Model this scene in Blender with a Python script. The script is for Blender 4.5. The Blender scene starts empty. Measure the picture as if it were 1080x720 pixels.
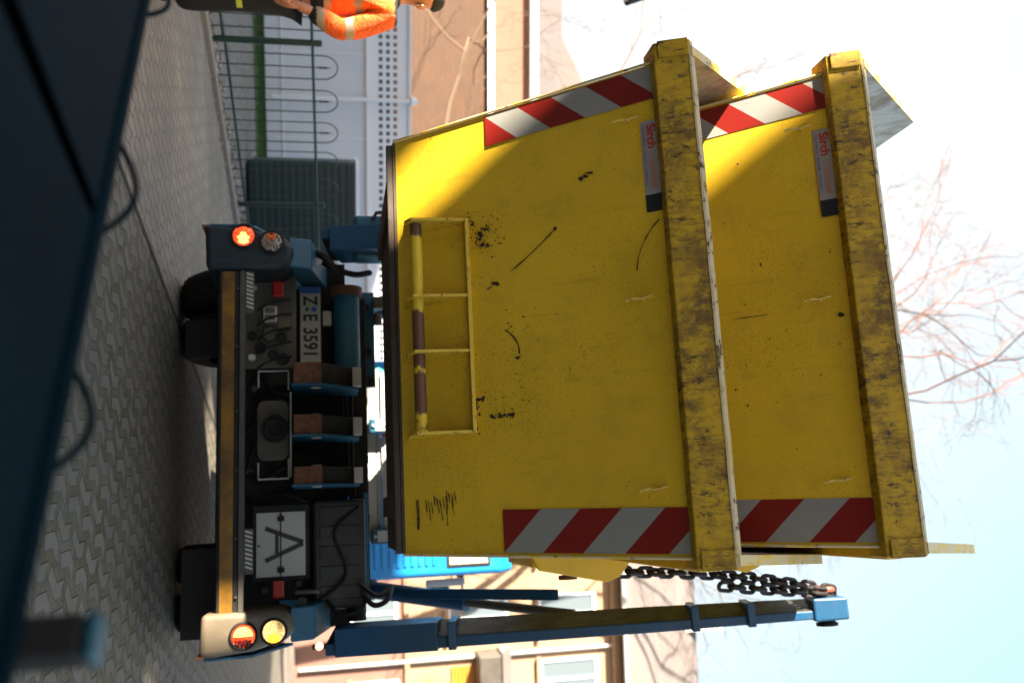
import bpy, bmesh, math, random
from mathutils import Vector, Matrix
rad=math.radians
random.seed(7)
C=bpy.context.scene.collection
# ------------------------------------------------------------------ camera, sky, sun, exposure
FPX,PITCH,ROLL,CAMZ=950.0,rad(11.3),rad(.7),1.05
YAW=rad(11)
cd=bpy.data.cameras.new('camera'); cam=bpy.data.objects.new('camera',cd); C.objects.link(cam)
fw=Vector((0,math.cos(PITCH),math.sin(PITCH))); u0=Vector((0,-math.sin(PITCH),math.cos(PITCH))); r0=Vector((1,0,0))
rr=r0*math.cos(ROLL)-u0*math.sin(ROLL); uu=u0*math.cos(ROLL)+r0*math.sin(ROLL)
# the photograph is turned on its side: picture right = world up, picture down = world right
M=Matrix((uu,-rr,-fw)).transposed().to_4x4(); M.translation=(0,0,CAMZ); cam.matrix_world=M
cd.sensor_fit='HORIZONTAL'; cd.sensor_width=36; cd.lens=36*FPX/1080; cd.clip_end=2000; cd.clip_start=.05
cd.dof.use_dof=True; cd.dof.focus_distance=3.7; cd.dof.aperture_fstop=1.9
bpy.context.scene.camera=cam
Rv=Vector((math.cos(YAW),-math.sin(YAW),0)); Fv=Vector((math.sin(YAW),math.cos(YAW),0)); Zv=Vector((0,0,1))
T0=Vector((.5015,5.4025,0))
s=(Rv*-.742+Fv*-.602+Zv*.296).normalized()
w=bpy.data.worlds.new('World'); bpy.context.scene.world=w; w.use_nodes=True
nt=w.node_tree; nt.nodes.clear()
out=nt.nodes.new('ShaderNodeOutputWorld'); bg=nt.nodes.new('ShaderNodeBackground')
sky=nt.nodes.new('ShaderNodeTexSky'); sky.sky_type='NISHITA'; sky.sun_disc=False
sky.sun_elevation=math.asin(s.z); sky.sun_rotation=math.atan2(s.x,s.y); sky.air_density=1.0; sky.dust_density=2.5; sky.ozone_density=1.5
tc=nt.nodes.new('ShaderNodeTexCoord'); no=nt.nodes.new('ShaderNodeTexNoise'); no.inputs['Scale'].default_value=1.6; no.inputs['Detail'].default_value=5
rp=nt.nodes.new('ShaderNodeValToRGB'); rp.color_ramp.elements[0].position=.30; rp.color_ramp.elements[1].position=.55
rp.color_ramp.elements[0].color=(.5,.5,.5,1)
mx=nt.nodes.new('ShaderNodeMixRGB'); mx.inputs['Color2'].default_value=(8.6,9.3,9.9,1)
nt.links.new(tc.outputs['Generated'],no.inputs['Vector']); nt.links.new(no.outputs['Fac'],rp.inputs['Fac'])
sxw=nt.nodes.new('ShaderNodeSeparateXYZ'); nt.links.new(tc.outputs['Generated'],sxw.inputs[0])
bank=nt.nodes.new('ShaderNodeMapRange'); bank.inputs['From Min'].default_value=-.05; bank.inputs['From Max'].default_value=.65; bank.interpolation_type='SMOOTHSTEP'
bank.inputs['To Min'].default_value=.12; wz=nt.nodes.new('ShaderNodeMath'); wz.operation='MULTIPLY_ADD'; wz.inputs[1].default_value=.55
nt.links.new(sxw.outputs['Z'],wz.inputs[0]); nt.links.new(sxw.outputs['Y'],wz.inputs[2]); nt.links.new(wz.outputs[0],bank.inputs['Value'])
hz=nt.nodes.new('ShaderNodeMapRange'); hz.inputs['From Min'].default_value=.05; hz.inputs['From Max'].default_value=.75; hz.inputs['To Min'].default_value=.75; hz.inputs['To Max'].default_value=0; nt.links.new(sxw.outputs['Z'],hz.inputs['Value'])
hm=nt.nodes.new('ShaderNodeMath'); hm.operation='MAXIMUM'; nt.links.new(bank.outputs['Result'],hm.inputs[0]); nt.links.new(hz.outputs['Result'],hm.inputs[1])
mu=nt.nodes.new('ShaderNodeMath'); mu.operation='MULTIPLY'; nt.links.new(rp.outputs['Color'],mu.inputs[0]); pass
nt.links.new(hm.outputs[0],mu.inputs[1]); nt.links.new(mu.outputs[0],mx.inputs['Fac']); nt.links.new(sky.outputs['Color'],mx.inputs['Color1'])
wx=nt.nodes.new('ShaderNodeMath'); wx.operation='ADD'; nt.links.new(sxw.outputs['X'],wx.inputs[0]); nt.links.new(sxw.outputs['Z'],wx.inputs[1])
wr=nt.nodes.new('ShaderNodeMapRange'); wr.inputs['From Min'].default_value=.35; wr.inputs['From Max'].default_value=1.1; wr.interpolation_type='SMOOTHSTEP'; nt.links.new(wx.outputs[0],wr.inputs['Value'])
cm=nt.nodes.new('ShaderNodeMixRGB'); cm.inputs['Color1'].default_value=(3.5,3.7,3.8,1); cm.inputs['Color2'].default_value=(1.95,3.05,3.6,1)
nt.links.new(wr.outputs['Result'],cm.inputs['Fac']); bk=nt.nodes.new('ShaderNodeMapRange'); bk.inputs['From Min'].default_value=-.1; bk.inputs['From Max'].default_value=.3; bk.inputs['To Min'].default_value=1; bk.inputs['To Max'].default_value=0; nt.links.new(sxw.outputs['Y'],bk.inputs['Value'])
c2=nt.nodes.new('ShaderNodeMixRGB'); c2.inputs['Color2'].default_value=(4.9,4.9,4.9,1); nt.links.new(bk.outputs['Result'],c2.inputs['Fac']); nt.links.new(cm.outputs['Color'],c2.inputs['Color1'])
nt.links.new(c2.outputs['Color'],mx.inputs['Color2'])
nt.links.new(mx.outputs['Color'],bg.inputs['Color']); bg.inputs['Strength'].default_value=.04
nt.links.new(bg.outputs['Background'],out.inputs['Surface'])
ld=bpy.data.lights.new('sun','SUN'); ld.energy=5.0; ld.angle=rad(.6); ld.color=(1.0,.86,.68)
lo=bpy.data.objects.new('sun',ld); C.objects.link(lo); lo.rotation_euler=s.to_track_quat('Z','Y').to_euler(); lo.location=(0,0,20)
vs=bpy.context.scene.view_settings; vs.view_transform='Standard'; vs.look='None'; vs.gamma=1; vs.exposure=3.0; vs.use_curve_mapping=False

# ------------------------------------------------------------------ helpers
def cr(pts,k=5):
    P=[Vector(p) for p in pts]; P=[P[0]*2-P[1]]+P+[P[-1]*2-P[-2]]; out=[]
    for i in range(1,len(P)-2):
        for j in range(k):
            t=j/k; a,b,c,d=P[i-1],P[i],P[i+1],P[i+2]
            out.append(.5*((2*b)+(c-a)*t+(2*a-5*b+4*c-d)*t*t+(3*b-a-3*c+d)*t**3))
    return out+[P[-2]]
class MB:
    def __init__(s): s.v=[]; s.f=[]; s.m=[]
    def add(s,vs,fs,mi=0):
        b=len(s.v); s.v+= [tuple(p) for p in vs]; s.f+=[tuple(b+i for i in f) for f in fs]; s.m+=[mi]*len(fs); return s
    def box(s,x0,x1,y0,y1,z0,z1,mi=0,M=None):
        p=[Vector((x,y,z)) for z in (z0,z1) for y in (y0,y1) for x in (x0,x1)]
        if M: p=[M@q for q in p]
        return s.add(p,[(0,2,3,1),(4,5,7,6),(0,1,5,4),(2,6,7,3),(0,4,6,2),(1,3,7,5)],mi)
    def prism(s,poly,axis,a,b,mi=0):
        """poly: 2-D outline in the two other axes; axis 'x','y','z'"""
        def P(q,t): return {'x':(t,q[0],q[1]),'y':(q[0],t,q[1]),'z':(q[0],q[1],t)}[axis]
        n=len(poly); vs=[P(q,a) for q in poly]+[P(q,b) for q in poly]
        fs=[tuple(range(n)),tuple(reversed(range(n,2*n)))]+[(i,i+n,(i+1)%n+n,(i+1)%n) for i in range(n)]
        return s.add(vs,fs,mi)
    def cyl(s,p0,p1,r0,r1=None,n=16,mi=0,caps=True):
        p0=Vector(p0);p1=Vector(p1); r1=r0 if r1 is None else r1
        d=(p1-p0).normalized(); a=d.orthogonal().normalized(); b=d.cross(a)
        vs=[p0+(a*math.cos(t)+b*math.sin(t))*r0 for t in [2*math.pi*i/n for i in range(n)]]
        vs+=[p1+(a*math.cos(t)+b*math.sin(t))*r1 for t in [2*math.pi*i/n for i in range(n)]]
        fs=[(i,(i+1)%n,(i+1)%n+n,i+n) for i in range(n)]
        if caps: fs+=[tuple(reversed(range(n))),tuple(range(n,2*n))]
        return s.add(vs,fs,mi)
    def tube(s,pts,r,n=8,mi=0,closed=False,rs=None):
        pts=[Vector(p) for p in pts]; N=len(pts); rings=[]; a=None
        for i,p in enumerate(pts):
            if closed: d=(pts[(i+1)%N]-pts[i-1])
            else: d=(pts[min(i+1,N-1)]-pts[max(i-1,0)])
            d.normalize()
            if a is None: a=d.orthogonal().normalized()
            a=(a-d*a.dot(d)).normalized(); b=d.cross(a); q=rs[i] if rs else r
            rings.append([p+(a*math.cos(2*math.pi*k/n)+b*math.sin(2*math.pi*k/n))*q for k in range(n)])
        vs=[q for R in rings for q in R]; fs=[]
        for i in range(N if closed else N-1):
            j=(i+1)%N
            fs+=[(i*n+k,i*n+(k+1)%n,j*n+(k+1)%n,j*n+k) for k in range(n)]
        if not closed: fs+=[tuple(reversed(range(n))),tuple(range((N-1)*n,N*n))]
        return s.add(vs,fs,mi)
    def build(s,name,mats,parent=None,bevel=0,smooth=False,seg=2,label=None):
        me=bpy.data.meshes.new(name); me.from_pydata(s.v,[],s.f)
        if not isinstance(mats,(list,tuple)): mats=[mats]
        for m in mats: me.materials.append(m)
        for p,mi in zip(me.polygons,s.m): p.material_index=mi
        bm=bmesh.new(); bm.from_mesh(me); bmesh.ops.recalc_face_normals(bm,faces=bm.faces); bm.to_mesh(me); bm.free()
        o=bpy.data.objects.new(name,me); C.objects.link(o)
        if parent: o.parent=parent
        if bevel:
            m=o.modifiers.new('b','BEVEL'); m.width=bevel; m.segments=seg; m.limit_method='ANGLE'; m.angle_limit=rad(35)
        if smooth:
            me.polygons.foreach_set('use_smooth',[True]*len(me.polygons))
            me.set_sharp_from_angle(angle=rad(40))
        if label: o['label']=label
        return o
def build_each(mb,name,mats,parent=None,**kw):
    par=list(range(len(mb.v)))
    def fd(i):
        while par[i]!=i: par[i]=par[par[i]]; i=par[i]
        return i
    for f in mb.f:
        for q in f[1:]: par[fd(q)]=fd(f[0])
    gr={}
    for f,mi in zip(mb.f,mb.m): gr.setdefault(fd(f[0]),[]).append((f,mi))
    res=[]
    for g in gr.values():
        ids=sorted({i for f,_ in g for i in f}); mp={i:k for k,i in enumerate(ids)}
        b=MB(); b.v=[mb.v[i] for i in ids]; b.f=[tuple(mp[i] for i in f) for f,_ in g]; b.m=[mi for _,mi in g]; res.append(b.build(name,mats,parent,**kw))
    return res
def empty(name,loc,rz=0,label=None,cat=None,group=None):
    o=bpy.data.objects.new(name,None); C.objects.link(o); o.location=loc; o.rotation_euler=(0,0,rz); o.empty_display_size=.2
    tag(o,label,cat,group); return o
def tag(o,label=None,cat=None,group=None,kind=None):
    if label:o['label']=label
    if cat:o['category']=cat
    if group:o['group']=group
    if kind:o['kind']=kind
    return o
def text(name,body,size,mat,parent,M,extr=.0008,bold=0,sx=1,font_spacing=1):
    c=bpy.data.curves.new(name,'FONT'); c.body=body; c.size=size; c.extrude=extr; c.offset=bold; c.align_x='LEFT'; c.space_character=font_spacing
    t=bpy.data.objects.new(name,c); C.objects.link(t); bpy.context.view_layer.update()
    me=bpy.data.meshes.new_from_object(t.evaluated_get(bpy.context.evaluated_depsgraph_get())); bpy.data.objects.remove(t)
    me.transform(M@Matrix.Diagonal((sx,1,1,1))); me.materials.clear(); me.materials.append(mat)
    o=bpy.data.objects.new(name,me); C.objects.link(o); o.parent=parent; return o
# ------------------------------------------------------------------ materials
class Mat:
    def __init__(s,name,base=(.5,.5,.5),rough=.5,metal=0,spec=.5):
        s.m=bpy.data.materials.new(name); s.m.use_nodes=True; s.t=s.m.node_tree; s.b=s.t.nodes['Principled BSDF']
        s.b.inputs['Base Color'].default_value=(*base,1); s.b.inputs['Roughness'].default_value=rough
        s.b.inputs['Metallic'].default_value=metal; s.b.inputs['Specular IOR Level'].default_value=spec
        s.col=None; s.base=base; s.co=None; s.h=None
    def n(s,t,**k):
        x=s.t.nodes.new(t)
        for a,v in k.items(): setattr(x,a,v)
        return x
    def coord(s,scale=(1,1,1),rot=(0,0,0),kind='Object'):
        tc=s.n('ShaderNodeTexCoord'); mp=s.n('ShaderNodeMapping'); mp.inputs['Scale'].default_value=scale; mp.inputs['Rotation'].default_value=rot
        s.t.links.new(tc.outputs[kind],mp.inputs['Vector']); return mp.outputs['Vector']
    def noise(s,scale,detail=4,rough=.6,vec=None,dist=0):
        x=s.n('ShaderNodeTexNoise'); x.inputs['Scale'].default_value=scale; x.inputs['Detail'].default_value=detail
        x.inputs['Roughness'].default_value=rough; x.inputs['Distortion'].default_value=dist
        s.t.links.new(vec if vec else s.coord(),x.inputs['Vector']); return x.outputs['Fac']
    def ramp(s,fac,a,b,lo=0,hi=1):
        x=s.n('ShaderNodeMapRange'); x.inputs['From Min'].default_value=a; x.inputs['From Max'].default_value=b
        x.inputs['To Min'].default_value=lo; x.inputs['To Max'].default_value=hi
        s.t.links.new(fac,x.inputs['Value']); return x.outputs['Result']
    def math(s,op,a,b=None,c=None):
        x=s.n('ShaderNodeMath',operation=op)
        for i,v in enumerate((a,b,c)):
            if v is None: continue
            if isinstance(v,(int,float)): x.inputs[i].default_value=v
            else: s.t.links.new(v,x.inputs[i])
        return x.outputs[0]
    def mix(s,fac,color):
        x=s.n('ShaderNodeMixRGB'); 
        if s.col: s.t.links.new(s.col,x.inputs['Color1'])
        else: x.inputs['Color1'].default_value=(*s.base,1)
        if isinstance(color,tuple): x.inputs['Color2'].default_value=(*color,1)
        else: s.t.links.new(color,x.inputs['Color2'])
        if isinstance(fac,(int,float)): x.inputs['Fac'].default_value=fac
        else: s.t.links.new(fac,x.inputs['Fac'])
        s.col=x.outputs['Color']; s.t.links.new(s.col,s.b.inputs['Base Color']); return s
    def rough(s,fac,lo,hi): s.t.links.new(s.ramp(fac,.3,.7,lo,hi),s.b.inputs['Roughness']); return s
    def bump(s,h,dist=.002,strength=.5):
        x=s.n('ShaderNodeBump'); x.inputs['Distance'].default_value=dist; x.inputs['Strength'].default_value=strength
        s.t.links.new(h,x.inputs['Height'])
        if s.h: s.t.links.new(s.h,x.inputs['Normal'])
        s.h=x.outputs['Normal']; s.t.links.new(s.h,s.b.inputs['Normal']); return s
def paint(name,base,dirt,rust=(.07,.03,.015),rough=.45,rustlo=.66,scale=1.,dirtamt=.6):
    m=Mat(name,base,rough)
    n1=m.noise(1.7*scale,5,.6); m.mix(m.ramp(n1,.38,.75,0,dirtamt),dirt)
    n2=m.noise(9*scale,6,.7); m.mix(m.ramp(n2,.55,.8,0,.5),dirt)
    n3=m.noise(6*scale,10,.75,dist=.3); m.mix(m.ramp(n3,rustlo,rustlo+.03),rust)
    m.rough(n2,rough-.08,rough+.2); m.bump(n2,.002,.3); return m
# container paint: yellow with fine specks, grime
def yellow_paint(name,base=(.80,.51,.022),worn=0.):
    m=Mat(name,base,.42)
    big=m.noise(1.3,5,.6); m.mix(m.ramp(big,.35,.7,0,.55),(.52,.33,.012))
    mid=m.noise(7,7,.7); m.mix(m.ramp(mid,.52,.8,0,.5),(.42,.27,.016))
    st=m.noise(4,6,.7,vec=m.coord((.7,3,3))); m.mix(m.ramp(st,.55,.8,0,.35),(.78,.56,.03))
    sp=m.noise(150,3,.6); reg=m.noise(2.2,3,.6)
    k=m.math('MULTIPLY',m.ramp(sp,.60,.66),m.ramp(reg,.34,.60)); m.mix(m.math('MULTIPLY',k,.8),(.13,.075,.02))
    sp2=m.noise(26,5,.8); m.mix(m.math('MULTIPLY',m.ramp(sp2,.67,.70),m.ramp(reg,.41,.55)),(.06,.03,.015))
    if worn: 
        s2=m.noise(5,9,.75,dist=.6); m.mix(m.ramp(s2,.62-worn*.1,.68-worn*.1),(.10,.05,.03))
    rn=m.noise(5,6,.75,vec=m.coord((5,1,.5))); m.mix(m.ramp(rn,.56,.78,0,.4),(.28,.17,.02)); rs_=m.noise(3.4,8,.8,vec=m.coord((2.2,1,.9)),dist=.4); m.mix(m.ramp(rs_,.66,.72,0,.55),(.20,.09,.02))
    m.rough(mid,.34,.6); m.bump(big,.03,.25); m.bump(sp,.0006,.4); return m.m
YEL=yellow_paint('yellow_paint')
def beam_mat(name,seed,up=False):
    m=Mat(name,(.60,.37,.006),.5)
    v=m.coord((3.2,3.2,11)) ; v2=m.coord((2.2,2,1.4))
    big=m.noise(1.0,6,.65,vec=v2); m.mix(m.ramp(big,.35,.7,0,.6),(.36,.22,.01))
    v=m.coord((9,4,3.2),rot=(0,rad(12*seed),0))
    a=m.noise(1.9,12,.78,vec=m.coord((6,4,4.5)),dist=.15); b=m.noise(2.4,4,.6,vec=m.coord((1,1,2)))
    k=m.math('MULTIPLY',m.ramp(a,.44,.56),m.ramp(b,.33,.55)); m.mix(m.math('MULTIPLY',k,.82),(.095,.045,.016))
    e=m.noise(2.2,12,.8,vec=m.coord((30,8,5),rot=(0,rad(-20),0))); m.mix(m.math('MULTIPLY',m.math('MULTIPLY',m.ramp(e,.52,.60),m.ramp(b,.36,.5)),.7),(.07,.04,.02))
    c=m.noise(3.,10,.78,vec=m.coord((12,4,5)),dist=.5); m.mix(m.math('MULTIPLY',m.ramp(c,.555,.60),.88),(.022,.014,.012))
    m.rough(a,.4,.75); m.bump(a,.003,.5); m.bump(c,.002,.4); return m.m
BEAM=beam_mat('scuffed_yellow_paint',1); BEAM2=beam_mat('scraped_yellow_paint',-1)
EDGE=Mat('worn_steel_edge',(.62,.50,.25),.4); 
_n=EDGE.noise(14,8,.75); EDGE.mix(EDGE.ramp(_n,.50,.56),(.70,.45,.02)); EDGE.mix(EDGE.ramp(EDGE.noise(20,6,.8),.60,.64),(.05,.02,.012)); EDGE=EDGE.m
RED=Mat('red_reflective_film',(.21,.010,.006),.38); RED.mix(RED.ramp(RED.noise(60,3,.6),.66,.72),(.12,.01,.01)); RED.mix(RED.ramp(RED.noise(3,6,.7),.45,.8,0,.5),(.22,.02,.015)); RED=RED.m
WHT=Mat('white_reflective_film',(.27,.27,.255),.38); WHT.mix(WHT.ramp(WHT.noise(3,6,.7),.42,.75,0,.6),(.34,.32,.27)); WHT.mix(WHT.ramp(WHT.noise(22,8,.75),.66,.70),(.08,.05,.03)); WHT=WHT.m
RUST=Mat('rusty_steel',(.085,.035,.02),.8); _n=RUST.noise(30,8,.75); RUST.mix(RUST.ramp(_n,.4,.7),(.20,.085,.04)); RUST.mix(RUST.ramp(RUST.noise(8,5,.6),.55,.7,0,.6),(.03,.018,.015)); RUST.bump(_n,.002,.6); RUST=RUST.m
CHIP=Mat('bare_rust_chip',(.035,.02,.016),.85); CHIP.mix(CHIP.ramp(CHIP.noise(60,5,.7),.5,.7),(.10,.04,.02)); CHIP=CHIP.m
ROD=Mat('half_painted_rod',(.66,.45,.02),.5); _v=ROD.coord((1.0,.05,.05)); _n=ROD.noise(5.2,2,.5,vec=_v); _n2=ROD.noise(28,8,.8)
ROD.mix(ROD.ramp(ROD.math('ADD',_n,ROD.math('MULTIPLY',ROD.math('SUBTRACT',_n2,.5),.25)),.49,.51),(.12,.05,.02)); ROD.mix(ROD.ramp(_n2,.63,.66),(.07,.03,.02)); ROD.bump(_n2,.002,.5); ROD=ROD.m
GALV=Mat('weathered_steel_inside',(.42,.40,.36),.5,.5); _n=GALV.noise(5,9,.7,dist=1); GALV.mix(GALV.ramp(_n,.45,.62,0,.7),(.16,.12,.08)); GALV.rough(_n,.35,.7); GALV.bump(_n,.002,.5); GALV=GALV.m
BLUE=paint('truck_blue_paint',(.003,.085,.16),(.03,.045,.05),rustlo=.69).m
ARMB=paint('arm_blue_paint',(.002,.06,.15),(.02,.035,.05),rough=.38,rustlo=.70).m
GREASE=paint('greasy_dark_paint',(.012,.014,.013),(.030,.022,.013),rough=.5,rustlo=.66).m
CABB=paint('cab_blue_paint',(.004,.20,.55),(.01,.13,.33),rough=.3,rustlo=.9).m
BLK=paint('grimy_black_steel',(.0045,.0045,.005),(.016,.012,.009),rust=(.03,.014,.008),rough=.72,rustlo=.66).m
GREY=paint('grimy_grey_steel',(.075,.068,.058),(.025,.02,.016),dirtamt=.85,rough=.55,rustlo=.66).m
CREAM=paint('dirty_cream_and_lit_tone',(.09,.078,.055),(.20,.15,.10),rough=.4,rustlo=.68).m  # cream fittings; on the right lamp housing it also paints in sunlight
LGREY=paint('light_grey_paint',(.46,.46,.44),(.25,.25,.24),rough=.45,rustlo=.7).m
TYRE=Mat('tyre_rubber',(.007,.007,.0075),.9,0,.3); TYRE.mix(TYRE.ramp(TYRE.noise(9,5,.7),.45,.7,0,.5),(.022,.02,.018)); TYRE=TYRE.m
AMB=Mat('amber_reflective_film',(.26,.125,.006),.45); AMB.mix(AMB.ramp(AMB.noise(3,7,.7),  .36,.60,0,.9),(.06,.03,.01)); AMB.mix(AMB.ramp(AMB.noise(16,8,.75),.62,.68),(.04,.025,.015)); AMB=AMB.m
RUBBER=Mat('black_rubber_hose',(.006,.006,.006),.6,0,.3).m
BLACK=Mat('black_lettering',(.012,.012,.012),.5).m
PLW=Mat('plate_white',(.36,.36,.33),.4); PLW.mix(PLW.ramp(PLW.noise(12,6,.7),.45,.75,0,.5),(.40,.38,.32)); PLW=PLW.m
EUB=Mat('plate_blue',(.01,.09,.42),.4).m
STK=Mat('sticker_white',(.34,.31,.30),.45); STK.mix(STK.ramp(STK.noise(20,5,.7),.5,.75,0,.5),(.30,.27,.24)); STK=STK.m
STR=Mat('sticker_red',(.50,.03,.02),.5).m; STO=Mat('sticker_faded_orange',(.48,.20,.12),.5).m; STB=Mat('sticker_black',(.015,.017,.022),.5).m
STV=Mat('sticker_small_print',(.20,.16,.30),.5).m
def glow(name,col,e,base):
    m=Mat(name,base,.15); m.b.inputs['Emission Color'].default_value=(*col,1); m.b.inputs['Emission Strength'].default_value=e
    return m
CHROME=Mat('chrome',(.6,.6,.6),.25,1).m
def lamp_mat(name,c_hot,c_dim,e):
    m=Mat(name,c_dim,.12); v=m.n('ShaderNodeTexVoronoi'); v.inputs['Scale'].default_value=70; m.t.links.new(m.coord(),v.inputs['Vector'])
    n=m.noise(9,2,.5); k=m.ramp(n,.38,.62,.25,1.0); g=m.math('MULTIPLY',k,m.ramp(v.outputs['Distance'],0,.7,1.2,.55))
    m.b.inputs['Emission Color'].default_value=(*c_hot,1); m.t.links.new(m.math('MULTIPLY',g,e),m.b.inputs['Emission Strength']); return m.m
TAIL=lamp_mat('lit_red_lens',(1,.09,.02),(.5,.02,.01),.36); TAILHOT=glow('lit_bulb_glow',(1,.36,.08),.62,(.6,.2,.05)).m
TAILD=Mat('dim_red_lens',(.22,.012,.008),.15).m
IND=lamp_mat('lit_amber_lens',(1,.62,.22),(.6,.4,.15),.30); INDHOT=glow('lit_amber_bulb',(1,.36,.03),.33,(.7,.3,.03)).m
CLEAR=Mat('clear_lens',(.30,.26,.22),.15).m; ORB=Mat('orange_bulb_glass',(.75,.14,.02),.2).m
MARK=glow('lit_marker_lens',(1,.30,.15),.8,(.6,.05,.03)).m
REFL=Mat('red_reflector',(.42,.015,.012),.2).m
GLASS=Mat('dark_window_glass',(.10,.13,.15),.08).m
CHAIN=Mat('greasy_chain_steel',(.035,.030,.030),.45,.6).m
HOOKRED=paint('rust_red_shackle',(.24,.05,.035),(.10,.03,.02)).m

# ------------------------------------------------------------------ the setting: ground
def ground_sheet(name,pts,z,mat,kind='structure'):
    m=MB(); m.add([(x,y,z) for x,y in pts],[tuple(range(len(pts)))]); o=m.build(name,mat); o['kind']=kind; return o
KA=math.atan2(1.05,1.80)     # heading of the kerb and fence, from +Y towards +X
def paver_mat(name,brick,joint,L,W,mort,amp,lam,grass=False):
    m=Mat(name,brick,.8)
    tc=m.coord((1,1,1),rot=(0,0,KA)); sx=m.n('ShaderNodeSeparateXYZ'); m.t.links.new(tc,sx.inputs[0])
    x,y=sx.outputs['X'],sx.outputs['Y']
    tri=m.math('PINGPONG',y,lam/2)                      # zigzag edges
    x2=m.math('ADD',x,m.math('MULTIPLY',m.math('SUBTRACT',tri,lam/4),amp))
    tr2=m.math('PINGPONG',x,W/2); y2=m.math('ADD',y,m.math('MULTIPLY',tr2,.35))
    cx=m.n('ShaderNodeCombineXYZ'); m.t.links.new(x2,cx.inputs[1]); m.t.links.new(y2,cx.inputs[0])
    br=m.n('ShaderNodeTexBrick'); br.offset=.5; m.t.links.new(cx.outputs[0],br.inputs['Vector'])
    br.inputs['Scale'].default_value=1; br.inputs['Brick Width'].default_value=L; br.inputs['Row Height'].default_value=W
    br.inputs['Mortar Size'].default_value=mort; br.inputs['Mortar Smooth'].default_value=.25
    br.inputs['Color1'].default_value=(*brick,1); br.inputs['Color2'].default_value=tuple(c*.78 for c in brick)+(1,); br.inputs['Mortar'].default_value=(*joint,1)
    m.mix(1.0,br.outputs['Color'])
    if grass:
        g=m.noise(40,5,.7); x=m.n('ShaderNodeMixRGB'); x.inputs['Color1'].default_value=(.035,.032,.012,1); x.inputs['Color2'].default_value=(.11,.10,.045,1); m.t.links.new(m.ramp(g,.35,.65),x.inputs['Fac'])
        m.mix(br.outputs['Fac'],x.outputs['Color'])
    m.mix(m.ramp(m.noise(.9,5,.6),.35,.7,0,.45),(.11,.10,.09)); m.mix(m.ramp(m.noise(25,6,.7),.5,.8,0,.5),(.08,.075,.07))
    m.mix(m.ramp(m.noise(38,2,.5),.74,.76),(.03,.025,.02))
    m.mix(m.math('MULTIPLY',m.ramp(m.noise(4.5,6,.75),.45,.62),.55),(.16,.15,.13)); m.mix(m.ramp(m.noise(.45,4,.6),.45,.62,0,.45),(.10,.10,.09)); m.mix(m.ramp(m.noise(11,8,.8),.64,.68,0,.7),(.06,.055,.045))
    inv=m.math('SUBTRACT',1.0,br.outputs['Fac']); m.bump(inv,.02,1.0); m.bump(m.noise(120,4,.7),.002,.5); return m.m
PAVE=paver_mat('zigzag_pavers',(.29,.25,.205),(.05,.045,.04),.20,.10,.006,.30,.20)
GPAVE=paver_mat('grass_pavers',(.17,.155,.125),(.04,.04,.015),.23,.115,.026,.45,.23,True)
GRAV=Mat('gravel_bed',(.20,.19,.175),.9); _v=GRAV.n('ShaderNodeTexVoronoi'); _v.inputs['Scale'].default_value=14; GRAV.t.links.new(GRAV.coord(),_v.inputs['Vector'])
GRAV.mix(GRAV.ramp(_v.outputs['Distance'],.3,.7,0,.8),(.07,.065,.06)); GRAV.mix(GRAV.ramp(GRAV.noise(3,4,.6),.4,.7,0,.5),(.13,.12,.105)); GRAV.bump(_v.outputs['Distance'],.02,-.8 if False else .8); GRAV=GRAV.m
GRASS=Mat('short_grass',(.025,.075,.012),.9); GRASS.mix(GRASS.ramp(GRASS.noise(30,6,.7),.4,.7),(.05,.12,.025)); GRASS.bump(GRASS.noise(90,3,.7),.02,.8); GRASS=GRASS.m
SOIL=Mat('brown_soil',(.09,.055,.035),.95); SOIL.mix(SOIL.ramp(SOIL.noise(12,6,.7),.4,.7),(.16,.11,.075)); SOIL.bump(SOIL.noise(30,5,.7),.02,.8); SOIL=SOIL.m
ground_sheet('ground',[(-300,-300),(300,-300),(300,600),(-300,600)],-.012,SOIL)
kd=Vector((math.sin(KA),math.cos(KA),0)); kn=Vector((math.cos(KA),-math.sin(KA),0))  # along, and towards the yard
K0=Vector((-2.72,8.08,0))
def kp(a,b): q=K0+kd*a+kn*b; return (q.x,q.y)
ground_sheet('yard_paving',[kp(-40,0),kp(60,0),kp(60,40),kp(-40,40)],0,PAVE)
# near strip of grass pavers, bounded by a dark joint line through (-.67,5.43)-( -.10,6.69)
g0=Vector((-.67,5.43,0)); gd=Vector((.57,1.26,0)).normalized(); gn=Vector((gd.y,-gd.x,0))
def gp(a,b): q=g0+gd*a+gn*b; return (q.x,q.y)
ground_sheet('grass_paving',[gp(-12,0),gp(14,0),gp(14,18),gp(-12,18)],.004,GPAVE)
o=ground_sheet('joint_line',[gp(-12,-.018),gp(14,-.018),gp(14,.018),gp(-12,.018)],.008,Mat('dark_joint',(.035,.03,.028),.9).m)
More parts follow.
